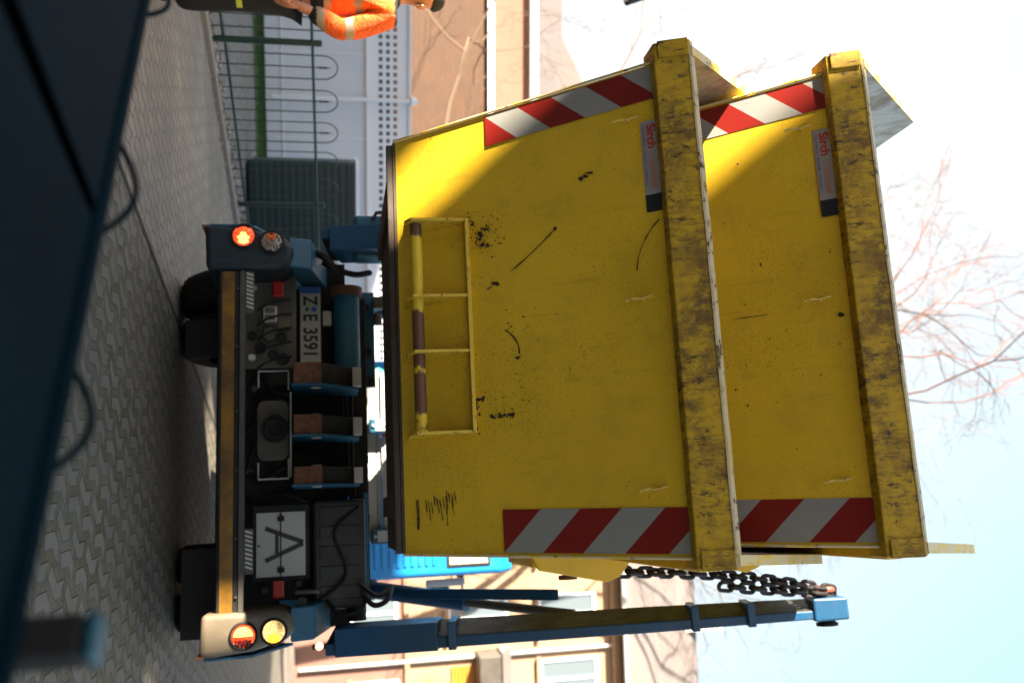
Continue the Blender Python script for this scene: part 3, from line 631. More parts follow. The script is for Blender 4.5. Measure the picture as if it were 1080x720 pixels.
# tow plate
m=MB(); pts=[]
for cx_,cz_,a0 in ((.10,.735,0),(-.18,.735,90),(-.18,.635,180),(.10,.635,270)):
    for k in range(6): a=rad(a0+18*k); pts.append((cx_+.045*math.cos(a),cz_+.045*math.sin(a)))
m.prism(pts,'y',.36,.42); tp=m.build('tow_coupling_plate',GREY,TR,bevel=.006)
m=MB(); m.cyl((-.04,.42,.70),(-.04,.28,.70),.055); m.cyl((-.04,.30,.70),(-.04,.27,.70),.085,n=20); m.tube([(-.04+.05*math.cos(a),.26,.70+.05*math.sin(a)) for a in [2*math.pi*i/16 for i in range(16)]],.014,8,closed=True); m.build('tow_jaw',BLK,tp,smooth=True)
m=MB()
for xa,zc in ((-.405,.60),(.26,.60)):
    sg=1 if xa<0 else -1
    m.tube([(xa+sg*.10,.33,.60),(xa,.33,.60),(xa,.33,.78),(xa+sg*.12,.33,.78)],.006,6)
m.tube([(-.25,.18,.80),(.26,.18,.80)],.005,6)
build_each(m,'steel_loop',LGREY,TR,smooth=True)
m=MB()
for x in (-.85,-.5,-.12,.22,.6,.92): m.cyl((x,-.004,.507),(x,-.014,.507),.008,n=6)
build_each(m,'bumper_bolt',GREY,TR)
rh=random.Random(4); m=MB()
for k in range(9):
    x=-.40+.10*k+rh.uniform(-.03,.03); m.tube(cr([(x,.58,.98),(x+rh.uniform(-.03,.03),.50,.86),(x+rh.uniform(-.08,.08),.46,.74),(x+rh.uniform(-.12,.12),.52,.60),(x+rh.uniform(-.15,.15),.58,.50)]),rh.choice((.008,.012,.015)),8)
for k in range(6):
    z=1.02+.03*k; m.tube(cr([(-.9,.60,z),(-.5,.56+.02*(k%2),z+rh.uniform(-.02,.02)),(0,.57,z),(.38,.60,z+rh.uniform(-.02,.03))]),.009,8)
build_each(m,'hydraulic_hose',RUBBER,TR,smooth=True)
m=MB()
for x,z in ((-.33,.56),(.30,.92),(.36,.70),(-.30,.92),(.20,.53),(.93,.62),(.90,.83)): m.cyl((x,.60,z),(x,.55,z),.022,n=6); 
build_each(m,'pipe_union',GREY,TR,bevel=.002)
m=MB(); m.tube(cr([(1.0,.36,1.0),(1.08,.26,1.08),(1.06,.27,1.2),(.98,.40,1.24)]),.012,8); m.tube(cr([(.45,.41,1.20),(.6,.38,1.05),(.85,.39,1.12),(1.0,.36,.96)]),.010,8); build_each(m,'hydraulic_hose',RUBBER,TR,smooth=True)
for k in range(5):
    m=MB(); m.box(.44+.12*k,.52+.12*k,.410,.418,.96,1.20); m.build('stiffener',GREASE,TR,bevel=.004)
# folding placard with the letter A
m=MB(); m.box(.42,.86,.305,.33,.57,.90); fr=m.build('placard_frame',BLK,TR,bevel=.004)
m=MB(); m.box(.462,.838,.298,.304,.592,.733); m.box(.462,.838,.298,.304,.736,.878); m.build('placard',PLW,fr,bevel=.002)
m=MB(); m.box(.458,.842,.292,.297,.731,.738); 
for x in (.50,.80): 
    m.box(x-.014,x+.014,.288,.297,.715,.755); m.cyl((x,.29,.735),(x,.28,.735),.02,n=6)
m.cyl((.655,.297,.607),(.655,.29,.607),.007,n=8); m.build('placard_hinge',BLK,fr)
# strokes of the A
m=MB(); yA=.2965
def bar(m,a,b,wd):
    a=Vector((a[0],0,a[1]));b=Vector((b[0],0,b[1])); d=(b-a).normalized(); q=Vector((-d.z,0,d.x))*wd/2; f=Vector((0,yA,0))
    vs=[a-q,a+q,b+q,b-q]; m.add([v+f for v in vs]+[v+f+Vector((0,-.0025,0)) for v in vs],[(0,1,2,3),(4,5,6,7),(0,1,5,4),(1,2,6,5),(2,3,7,6),(3,0,4,7)])
bar(m,(.555,.645),(.645,.865),.026); bar(m,(.745,.645),(.652,.865),.026); bar(m,(.592,.712),(.706,.712),.020)
m.build('lettering',BLACK,fr)
# cross tube, cross plate with holes, valves
m=MB(); m.cyl((-.96,.50,1.145),(-.40,.50,1.145),.085,n=28); m.build('cross_tube',BLUE,TR,smooth=True)
m=MB(); m.cyl((-.98,.50,1.145),(-.92,.50,1.145),.105,n=28); m.build('tube_flange',RUST,TR,smooth=True)
m=MB(); m.box(-1.03,-.36,.80,.84,1.10,1.34); cp=m.build('cross_plate',BLUE,TR,bevel=.006)
m=MB()
for x,z in ((-.92,1.27),(-.75,1.24),(-.60,1.29),(-.48,1.22),(-.40,1.30)): m.tube([(x+.028*math.cos(a),.795,z+.028*math.sin(a)) for a in [2*math.pi*i/16 for i in range(16)]],.006,6,closed=True); m.cyl((x,.79,z),(x,.797,z),.018,n=12)
build_each(m,'pipe_fitting',BLK,cp,smooth=True)
m=MB(); m.box(-.98,-.90,.72,.80,1.33,1.40); m.cyl((-.86,.74,1.36),(-.78,.74,1.36),.03); m.build('valve',GREY,cp,bevel=.008)
m=MB(); m.box(.40,1.06,.42,.60,.92,1.24,0); m.build('arm_bearing_housing',GREASE,TR,bevel=.02)
m=MB(); m.box(-.95,1.05,.67,.72,1.145,1.275); m.build('black_deck_strip',BLK,TR,bevel=.005)  # black strip added to cover the blue behind the claws
m=MB(); m.box(.36,1.05,.55,.60,1.235,1.262); m.build('deck_edge',BLUE,TR,bevel=.004)
m=MB(); m.tube(cr([(.98,.33,1.22),(1.04,.30,1.28),(1.02,.34,1.36),(.95,.5,1.40)]),.016,8); m.tube(cr([(.92,.36,1.20),(.99,.32,1.30),(.96,.4,1.38)]),.014,8); m.cyl((1.0,.5,1.18),(1.14,.5,1.18),.06); build_each(m,'hydraulic_hose',RUBBER,TR,smooth=True)
m=MB(); m.tube([(.93,.20,.82),(.93,.20,.96)],.012,8); m.cyl((.99,.25,.86),(.99,.22,.86),.03); m.build('latch_rod',GREY,TR,smooth=True)
# deck stops: light grey beams with blue hinge blocks
m=MB(); m.box(-.60,.70,1.50,1.58,1.255,1.37); m.build('deck_stop_beam',LGREY,TR,bevel=.015)
for xa,xb in ((-.60,-.17),(-.10,.64)):
    m=MB(); m.box(xa+.03,xb,1.47,1.55,1.405,1.445); m.box(xa,xb,1.50,1.56,1.37,1.40); m.build('deck_stop_beam',LGREY,TR,bevel=.008)
for x in (-.155,.655):
    m=MB(); m.box(x-.055,x+.055,1.38,1.5,1.315,1.475,0); b=m.build('hinge_block',BLUE,TR,bevel=.012)
    m=MB(); 
    for z in (1.345,1.44): m.cyl((x,1.38,z),(x,1.366,z),.012,n=8)
    m.box(x-.04,x+.04,1.376,1.38,1.36,1.43); build_each(m,'bolt',LGREY,b)
m=MB(); m.box(-.10,-.07,1.46,1.47,1.41,1.45); m.build('orange_tag',Mat('orange_tag',(.75,.13,.02),.5).m,TR)
m=MB()
for x in (-.32,.10,.52):
    m.box(x-.03,x+.03,1.2,1.5,1.2,1.30)
build_each(m,'deck_bracket',BLK,TR,bevel=.006)
# green net bundle
random.seed(5); m=MB(); nn=16
vs=[];fs=[]
for j in range(9):
    for i in range(nn):
        a=2*math.pi*i/nn; t=math.pi*(j+.5)/9; q=random.uniform(.8,1.15); vs.append((-.42+.24*math.sin(t)*math.cos(a)*q,1.95+.2*math.sin(t)*math.sin(a)*q,1.42+.16*math.cos(t)*q))
for j in range(8):
    fs+=[(j*nn+i,j*nn+(i+1)%nn,(j+1)*nn+(i+1)%nn,(j+1)*nn+i) for i in range(nn)]
m.add(vs,fs); NET=Mat('green_net',(.01,.20,.13),.8); _n=NET.noise(45,4,.7); NET.mix(NET.ramp(_n,.45,.6),(.05,.40,.28)); NET.bump(_n,.02,1)
nb=m.build('cargo_net',NET.m,None,smooth=True); nb.location=T0; nb.rotation_euler=(0,0,-YAW)
# give it an origin of its own at its foot
cen=Vector((-.42,1.95,1.27)); nb.data.transform(Matrix.Translation(-cen)); nb.location=T0+Rv*cen.x+Fv*cen.y+Zv*cen.z
tag(nb,'crumpled green cargo net bundle lying on the truck deck before the cab','cargo net')
# lifting arms
def arm(sg):
    b=Vector((1.232*sg,.36,1.02)); t=Vector((1.172*sg,-.36,4.02)); d=(t-b).normalized(); ex=Vector((1,0,0)); ex=(ex-d*ex.dot(d)).normalized(); ey=d.cross(ex)
    fy=1 if ey.y>0 else -1
    def ring(k,w_,dp,ch=False): c=b+(t-b)*k; q0=[c-ex*w_*(-.05 if ch and sg>0 else 1)-ey*dp*fy,c+ex*w_*(-.05 if ch and sg<0 else 1)-ey*dp*fy,c+ex*w_+ey*dp*fy,c-ex*w_+ey*dp*fy]; return q0
    m=MB(); st=[(0,.072,.135),(.25,.069,.125),(.62,.064,.11),(.94,.052,.085)]
    vs=[]; 
    for k,a,c in st: vs+=ring(k,a,c,True)
    n_=len(st); inn=0 if sg<0 else 0
    for i in range(n_-1):
        for q in range(4):
            f=(i*4+q,i*4+(q+1)%4,(i+1)*4+(q+1)%4,(i+1)*4+q); inner=(q==3 and sg>0) or (q==1 and sg<0)
            m.add([vs[x] for x in f],[(0,1,2,3)],1 if inner else 0)
    m.add(ring(*st[-1],True),[(0,1,2,3)]); m.add(ring(*st[0],True),[(0,1,2,3)])
    A=m.build('lifting_arm',[ARMB,GREASE],TR); bm=bmesh.new(); bm.from_mesh(A.data); bmesh.ops.remove_doubles(bm,verts=bm.verts,dist=1e-5); bmesh.ops.recalc_face_normals(bm,faces=bm.faces); bm.to_mesh(A.data); bm.free()
    for pg in A.data.polygons: pg.material_index=1 if pg.normal.x*sg<-.3 else 0
    mo=A.modifiers.new('b','BEVEL'); mo.width=.008; mo.segments=2; mo.limit_method='ANGLE'
    for k0,k1,w_ in ((.02,.215,.080),(.235,.25,.08),(.695,.71,.072),(.80,.815,.068)):
        m=MB(); r1=ring(k0,w_,.16 if k0<.3 else .12); r2=ring(k1,w_,.155 if k0<.3 else .118); m.add(r1+r2,[(3,2,1,0),(4,5,6,7)]+[(i,(i+1)%4,(i+1)%4+4,i+4) for i in range(4)]); m.build('collar_plate',ARMB,A,bevel=.006)
    m=MB(); 
    for k in (.235,.70,.81):
        for q in (-1,1):
            c=b+(t-b)*k+ey*.115*-1*q; 
            for e in (-.05,.05): m.cyl(c+ex*e-ey*0,c+ex*e-ey*.012*q*-1,.009,n=6)
    build_each(m,'bolt',BLK,A)
    m=MB(); c=t; r1=ring(.925,.066,.10); r2=ring(.99,.062,.10); m.add(r1+r2,[(3,2,1,0),(4,5,6,7)]+[(i,(i+1)%4,(i+1)%4+4,i+4) for i in range(4)]); 
    hd=m.build('arm_head',ARMB,A,bevel=.012)
    m=MB(); c=b+(t-b)*.955; m.cyl(c-ex*.09,c+ex*.095,.05,n=18); m.cyl(c+ex*.085*sg,c+ex*.10*sg,.065,n=8); m.build('head_pin',BLK,hd,smooth=True)
    m=MB(); c=c-ex*.105*sg; m.tube([c+Vector((0,math.cos(a)*.045,math.sin(a)*.055)) for a in [2*math.pi*i/18 for i in range(18)]],.022,10,closed=True); m.box(c.x-.03,c.x+.03,c.y-.03,c.y+.03,c.z-.12,c.z-.04); m.build('shackle',HOOKRED,hd,smooth=True)
    return A,c
A1,c1=arm(1); A2,c2=arm(-1)
# foot of the left arm reaching outwards, with pipe
m=MB(); m.box(-1.40,-1.12,.22,.42,1.19,1.52); m.build('arm_foot',BLUE,TR,bevel=.03)
m=MB(); m.tube([(-1.36,.20,1.32),(-1.405,.20,1.34),(-1.41,.20,1.40),(-1.41,.20,1.75)],.012,8); m.tube([(-1.30,.205,1.30),(-1.30,.205,1.36)],.02,8); build_each(m,'steel_pipe',BLK,TR,smooth=True)
m=MB(); m.cyl((-1.2,.215,1.34),(-1.2,.205,1.34),.022,n=16); m.tube(cr([(-1.1,.3,1.0),(-1.05,.28,1.08),(-1.02,.3,1.2),(-1.06,.4,1.3)]),.02,8); m.tube(cr([(-1.18,.3,.92),(-1.1,.22,1.02),(-1.02,.28,1.1)]),.022,8); build_each(m,'hose_bundle',RUBBER,TR,smooth=True)
for sg in (1,-1):
    m=MB(); m.cyl((1.04*sg,1.6,1.30),(1.13*sg,1.05,1.95),.062,n=20); cy=m.build('hydraulic_cylinder',ARMB,TR,smooth=True)
    m=MB(); m.cyl((1.13*sg,1.05,1.95),(1.19*sg,.42,2.55),.03,n=16); m.build('piston_rod',CHROME if False else GREY,cy,smooth=True)
    m=MB(); m.cyl((1.04*sg,1.64,1.25),(1.04*sg,1.58,1.33),.075,n=20); m.cyl((.97*sg,1.62,1.28),(1.11*sg,1.62,1.28),.05); m.build('cylinder_mount',BLK,cy,smooth=True)
    m=MB(); m.prism([(1.30,1.55),(.45,2.42),(.43,2.46),(1.24,1.66)],'x',1.03*sg,1.10*sg); m.build('guard_plate',ARMB,cy,bevel=.004)
# marker lamp on rubber arm (right)
m=MB(); m.box(1.315,1.350,.9,.93,.90,1.14); m.box(1.2,1.34,.91,.93,1.10,1.13); ml=m.build('marker_lamp_arm',RUBBER,TR,bevel=.008)
m=MB(); m.cyl((1.326,.9,.945),(1.326,.885,.945),.026,n=16); m.build('marker_lamp',MARK,ml)
# cab
def cab():
    m=MB(); x=1.15
    prof=[(4.25,.95),(4.25,2.78),(4.40,2.93),(5.5,2.90),(5.85,2.6),(6.05,1.9),(6.05,.95)]
    m.prism(prof,'x',-x,x); c=m.build('cab',CABB,TR,bevel=.06,seg=4,smooth=True)
    m=MB()
    for k in range(9):
        z=1.45+k*.075; m.box(.60,1.03,4.235,4.249,z,z+.035)
        m.box(-1.0,.3,4.235,4.249,z,z+.035)
    build_each(m,'back_panel_rib',CABB,c,bevel=.006)
    for xa,xb in ((.72,1.06),(-1.06,-.72)):
        m=MB(); m.box(xa,xb,4.238,4.247,2.20,2.66); wn=m.build('rear_window',BLK,c,bevel=.01)
        m=MB(); m.box(xa+.03,xb-.03,4.228,4.237,2.23,2.63); m.build('pane',Mat('pale_pane',(.45,.42,.34),.15).m,wn)  # rear panes given one even pale colour
    m=MB(); m.box(-1.157,-1.149,4.7,5.6,1.9,2.6); m.box(1.151,1.157,4.7,5.6,1.9,2.6); m.build('side_window',GLASS,c)
    m=MB(); m.box(1.12,1.19,4.6,4.66,2.35,2.42); m.tube([(1.17,5.3,2.50),(1.42,5.35,2.5),(1.44,5.35,2.1)],.018,8); build_each(m,'mirror_bracket',BLK,c,smooth=True)
    m=MB(); m.box(1.19,1.27,4.5,4.56,2.0,2.42); m.build('air_intake',LGREY,c,bevel=.02)
    m=MB(); m.box(1.33,1.48,5.30,5.36,2.0,2.35); m.build('side_mirror',BLK,c,bevel=.02)
cab()
# ------------------------------------------------------------------ chain
def chain(name,p0,p1,label,sag=.03,link=.095):
    p0=Vector(p0);p1=Vector(p1); L=(p1-p0).length; n=int(L/(link*.72)); m=MB()
    pts=[p0.lerp(p1,i/n)+Vector((.0,0,0))+(Rv*-sag+Fv*sag)*math.sin(math.pi*i/n) for i in range(n+1)]
    for i in range(n):
        c=(pts[i]+pts[i+1])/2; d=(pts[i+1]-pts[i]).normalized(); a=d.orthogonal().normalized(); a=Matrix.Rotation(rad(40+90*(i%2)+12*math.sin(i)),3,d)@a
        hl=link*.5-.025; r_=.025; P=[]
        for k in range(9): t=math.pi*k/8; P.append(c+d*(hl+math.sin(t)*r_)+a*math.cos(t)*r_)
        for k in range(9): t=math.pi*k/8; P.append(c-d*(hl+math.sin(t)*r_)-a*math.cos(t)*r_)
        m.tube(P,.012,8,closed=True)
    return m
def W(p): return T0+Rv*p[0]+Fv*p[1]+Zv*p[2]
def chain_thing(sg,label):
    top=W((1.075*sg,-.36,3.93)); bot=W(((.872 if sg>0 else -1.32),-.65,2.53))
    rt=empty('lifting_chain',bot,0,label,'chain','chains hanging from the lifting arms')
    a=chain('c',top,bot,label); 
    for i,v in enumerate(a.v): a.v[i]=tuple(Vector(v)-bot)
    build_each(a,'chain_link',CHAIN,rt,smooth=True)
    b=chain('c',top+Rv*.022*sg,top.lerp(bot,.55)+Rv*.030*sg,label,0)
    for i,v in enumerate(b.v): b.v[i]=tuple(Vector(v)-bot)
    build_each(b,'chain_link',CHAIN,rt,smooth=True)
chain_thing(1,'dark greasy chain in plain view between arm tip and yellow skip lug')
chain_thing(-1,'dark greasy chain on the far left arm, hidden behind the yellow skips')

# ------------------------------------------------------------------ fence
FG=Mat('dark_green_fence_paint',(.006,.035,.028),.45); FG.mix(FG.ramp(FG.noise(20,5,.7),.55,.75,0,.5),(.02,.06,.05)); FG=FG.m
f0=Vector((-2.79,8.56,0)); fd=Vector((.52,.853,0)).normalized(); pitch=2.32/16
fence=empty('metal_fence',f0,0,'dark green metal fence with hoop tops and spear points along the kerb','fence')
def FP(a,z): q=fd*a; return (q.x,q.y,z)
for k in range(-2,4):
    m=MB(); m.cyl(FP(k*2.32,0),FP(k*2.32,.98),.030,n=14); m.cyl(FP(k*2.32,.98),FP(k*2.32,.995),.034,.02,n=14); m.build('post',FG,fence,smooth=True)
    if k==3: break
    m=MB(); m.tube([FP(k*2.32+.02,.125),FP((k+1)*2.32-.02,.115)],.014,8); m.build('rail',FG,fence,smooth=True)
    m=MB(); m.tube([FP(k*2.32+.02,.905),FP((k+1)*2.32-.02,.903)],.014,8); m.build('rail',FG,fence,smooth=True)
    m=MB(); j=1
    while j<=15:
        a=k*2.32+j*pitch
        kind=(j-1)%3
        if kind==0 and j+2<=15+1:
            if j+2<=15:
                P=[FP(a,.03),FP(a,1.0)]+[FP(a+pitch-math.cos(t)*pitch,1.0+math.sin(t)*.135) for t in [math.pi*q/10 for q in range(1,10)]]+[FP(a+2*pitch,1.0),FP(a+2*pitch,.03)]
                m.tube(P,.0062,6)
                m.tube([FP(a+pitch,.03),FP(a+pitch,1.0)],.0062,6)
                # spear with barbs
                m.tube([FP(a+pitch,.98),FP(a+pitch,1.01),FP(a+pitch,1.075)],.01,6,rs=[.006,.013,.001])
                for sgn in (-1,1): m.tube([FP(a+pitch,.985),FP(a+pitch+.022*sgn,.962)],.004,5)
            j+=3
        else: j+=1
    m.build('bar_panel',FG,fence,smooth=True)

# ------------------------------------------------------------------ left background
WP=Mat('white_sheet_metal',(.62,.66,.72),.45); WP.mix(WP.ramp(WP.noise(1.5,5,.6),.4,.75,0,.35),(.48,.52,.58)); WP=WP.m
WT=Mat('white_trim',(.72,.75,.80),.4).m
con=empty('site_cabin',(-4.0,14.5,0),rad(10),'long white panelled site cabin with a perforated parapet, behind the fence','cabin')
m=MB(); m.box(-4.5,6,.03,2.6,.08,1.63); m.build('wall',WP,con)
m=MB(); m.box(-4.5,6,.06,2.6,0,.075); m.build('plinth',SOIL,con)
m=MB(); 
for x in [-4.5+1.31*k for k in range(9)]: m.box(x-.012,x+.012,.018,.029,.2,1.62)
m.box(-4.5,6,.016,.028,.32,.345); m.build('panel_joint',WT,con)
m=MB(); m.box(-4.5,6,-.02,.03,1.632,1.668); m.build('ledge',WT,con)
# parapet with rows of square holes
m=MB(); x=-4.5; cols=[]; z0=1.67; z1=2.30
rows=[1.83,1.945,2.06]; hs=.06
zc=[z0]+[v for r in rows for v in (r,r+hs)]+[z1]
for i in range(0,len(zc)-1,2): m.box(-4.5,6,0,.02,zc[i],zc[i+1])
for r in rows:
    x=-4.5
    while x<6: m.box(x,x+.05,.0,.02,r+.001,r+hs-.001); x+=.115
m.box(-4.5,6,-.035,.05,2.302,2.345); m.build('perforated_parapet',WT,con)
m=MB(); m.box(-4.5,6,.5,.52,1.67,2.1); m.build('parapet_back',Mat('dark_hole_backing',(.06,.07,.09),.7).m,con)  # dark sheet behind the holes; their darkness is put into its colour
m=MB(); m.tube([(.13,-.05,.18),(.13,-.05,2.34)],.035,10); m.tube([(.13,-.05,2.34),(.13,-.05,2.44)],.06,10,rs=[.07,.05]); m.build('corner_post',WT,con,smooth=True)
# dark green waste container
BG=Mat('dark_green_container',(.012,.035,.038),.5); BG.mix(BG.ramp(BG.noise(5,5,.6),.45,.75,0,.5),(.02,.05,.052)); BG=BG.m
bn=empty('waste_container',(-1.80,12.2,0),rad(14),'dark green ribbed waste container with a pale lid rail, behind the fence','container')
m=MB(); m.prism([(-.42,.04),(.50,.04),(.50,1.36),(-.42,1.34)],'x',-.62,.62); m.build('body',BG,bn,bevel=.03)
m=MB()
for k in range(14): z=.12+k*.088; m.box(-.60,.60,-.438,-.42,z,z+.03)
m.build('rib',BG,bn,bevel=.004)
m=MB(); m.box(-.64,.64,-.47,.52,1.365,1.41); m.build('lid_rail',WT,bn,bevel=.01)
for x in (-.4,.4):
    m=MB(); m.cyl((x-.03,0,.05),(x+.03,0,.05),.05); m.build('wheel',RUBBER,bn,smooth=True)

# houses
TILE=Mat('brown_roof_tiles',(.20,.10,.06),.8)
_s=TILE.n('ShaderNodeTexBrick'); TILE.t.links.new(TILE.coord((1,1,1)),_s.inputs['Vector'])
def tilemat(name,c1,c2,mort):
    m=Mat(name,c1,.8); tc=m.coord(); sx=m.n('ShaderNodeSeparateXYZ'); m.t.links.new(tc,sx.inputs[0]); cx=m.n('ShaderNodeCombineXYZ')
    m.t.links.new(sx.outputs['X'],cx.inputs[0]); m.t.links.new(sx.outputs['Z'],cx.inputs[1])
    b=m.n('ShaderNodeTexBrick'); m.t.links.new(cx.outputs[0],b.inputs['Vector']); b.inputs['Scale'].default_value=1; b.inputs['Brick Width'].default_value=.24; b.inputs['Row Height'].default_value=.15
    b.inputs['Mortar Size'].default_value=.012; b.inputs['Mortar Smooth'].default_value=.5; b.inputs['Color1'].default_value=(*c1,1); b.inputs['Color2'].default_value=(*c2,1); b.inputs['Mortar'].default_value=(*mort,1)
    m.mix(1.0,b.outputs['Color']); m.mix(m.ramp(m.noise(.8,5,.6),.4,.7,0,.4),tuple(v*.6 for v in c1)); m.bump(m.math('SUBTRACT',1.,b.outputs['Fac']),.01,.4); return m.m
TILE=tilemat('brown_roof_tiles',(.085,.040,.018),(.07,.036,.019),(.055,.03,.018)); TILE2=tilemat('grey_roof_slates',(.15,.125,.12),(.135,.118,.115),(.10,.09,.09))
def stucco(name,c,dark):
    m=Mat(name,c,.85); m.mix(m.ramp(m.noise(.7,6,.65),.38,.72,0,.65),dark); m.mix(m.ramp(m.noise(6,6,.7),.5,.8,0,.35),dark); m.bump(m.noise(40,4,.7),.01,.4); return m.m
SALM=stucco('salmon_render',(.25,.13,.09),(.20,.10,.07)); OCH=stucco('ochre_render',(.30,.205,.13),(.21,.13,.08)); PINK=stucco('pinkish_shaded_render',(.20,.105,.08),(.14,.075,.06)); BLUH=stucco('pale_blue_render',(.42,.52,.58),(.36,.45,.52))
hl=empty('tiled_house',(-9.5,24,0),rad(4),'brown tiled mansard house with white bands, behind the white cabin','house')
m=MB(); m.box(-9,8.2,.6,9,0,3.2); m.build('wall',SALM,hl)
m=MB(); m.prism([(0,3.1),(1.3,5.5),(8.5,5.5),(9.5,3.1)],'x',-9,8.2); m.build('mansard_roof',TILE,hl)
m=MB(); m.box(-9.05,8.25,1.12,1.3,5.50,5.68); m.build('white_band',WT,hl)
m=MB(); m.box(-9,8.2,1.45,8.2,5.69,6.75); m.build('upper_wall',SALM,hl)
m=MB(); m.box(-9.1,8.3,1.2,8.5,6.76,6.98); m.build('gutter',WT,hl)
m=MB(); m.prism([(1.2,6.99),(8.5,6.99),(4.8,8.6)],'x',-9.1,3.2); m.build('top_roof',TILE2,hl)
for x in (-1.6,-5.2):
    m=MB(); m.box(x,x+.9,1.40,1.449,5.85,6.6); f_=m.build('window',WT,hl); m=MB(); m.box(x+.07,x+.83,1.385,1.399,5.92,6.53); m.build('pane',GLASS,f_)
hb=empty('pale_blue_house',(-7.6,34,0),0,'pale blue rendered gable house far behind the tiled roof','house')
m=MB(); m.box(-6,3.2,0,8,0,8.9); m.build('wall',BLUH,hb); m=MB(); m.prism([(-6.2,8.91),(3.4,8.91),(-1.4,11.2)],'y',-.3,8.3); m.build('roof',TILE2,hb)
# right-hand house with windows, bay and shutters
fac=empty('rendered_house',(8.2,24.2,0),rad(-5),'sunlit ochre rendered house with grey roof, right behind the raised arm','house')
m=MB(); m.box(-6.2,9,0,9,2.9,8.75); m.build('wall',OCH,fac)
m=MB(); m.box(-6.2,9,.0,9,0,2.898); m.build('base_wall',PINK,fac)  # pinkish lower wall, its shade put into the darker colour
m=MB(); m.box(-6.35,9.1,-.22,.0,8.60,8.85); m.build('cornice',OCH,fac,bevel=.03)
m=MB(); m.box(-6.3,9.1,-.10,.0,2.85,2.98); m.build('string_course',OCH,fac)
m=MB(); m.prism([(-.55,8.86),(9.4,8.86),(7.6,11.6),(1.15,11.6)],'x',-6.5,9.3); m.build('roof',TILE2,fac)
m=MB(); m.tube([(-6.5,-.62,8.83),(9.3,-.62,8.83)],.07,8); m.build('gutter',LGREY,fac,smooth=True)
m=MB(); m.box(.05,.34,.9,1.2,10.2,12.2); m.box(-.01,.40,.84,1.26,12.2,12.3); m.build('chimney',stucco('white_chimney',(.7,.68,.62),(.5,.46,.4)),fac)
def window(x0,x1,z0,z1,name='window'):
    m=MB(); 
    m.box(x0,x1,-.05,-.001,z0-.09,z0); m.box(x0,x1,-.05,-.001,z1,z1+.09); m.box(x0,x0+.07,-.05,-.001,z0+.002,z1-.002); m.box(x1-.07,x1,-.05,-.001,z0+.002,z1-.002)
    m.box((x0+x1)/2-.035,(x0+x1)/2+.035,-.045,-.001,z0+.002,z1-.002)
    f_=m.build(name,WT,fac); m=MB(); m.box(x0+.072,x1-.072,-.02,-.002,z0+.002,z1-.002); m.build('pane',GLASS,f_)
    m=MB(); m.box(x0-.1,x1+.1,-.13,-.052,z0-.16,z0-.05); m.build('sill',OCH,f_)
for x in (-5.2,-3.2,-1.2,3.6,5.8): window(x,x+1.0,4.1,5.6)
for x in (-5.2,-3.2,-1.2,.55,3.6,5.8): window(x,x+1.1,6.6,8.1)
for x in (-4.4,-1.6,.75,3.9): window(x,x+1.2,1.5,2.6)
m=MB(); 
for k in range(12): m.box(.55,1.5,-.05,-.005,4.1+k*.1,4.18+k*.1)
m.build('shutter',Mat('orange_shutter',(.42,.17,.02),.5).m,fac)
m=MB(); m.box(.15,1.6,-.8,-.02,4.75,5.35); m.build('bay_box',GREY,fac,bevel=.03)
m=MB(); m.prism([(-.85,5.36),(-.02,5.36),(-.02,5.75)],'x',.1,1.65); m.build('bay_roof',TILE2,fac)
m=MB(); m.cyl((.30,-.07,.1),(.30,-.07,8.8),.05,n=8); m.build('downpipe',LGREY,fac,smooth=True)
# street lamp upper left, off the edge but for its head
sl=empty('street_lamp',(-4.50,9.2,0),0,'dark street lamp head hanging in at the top corner above the worker','street lamp')
m=MB(); m.tube([(0,0,0),(0,0,4.4)],.05,10); m.tube([(0,0,4.4),(.3,0,4.6),(.75,0,4.5)],.025,8); m.build('pole',BLK,sl,smooth=True)
m=MB(); m.cyl((.75,0,4.52),(.75,0,4.20),.05,.17,n=14); m.build('lamp_shade',BLK,sl,smooth=True)
m=MB(); m.cyl((.75,0,4.20),(.75,0,4.06),.13,.09,n=14); m.build('lamp_glass',GLASS,sl,smooth=True)

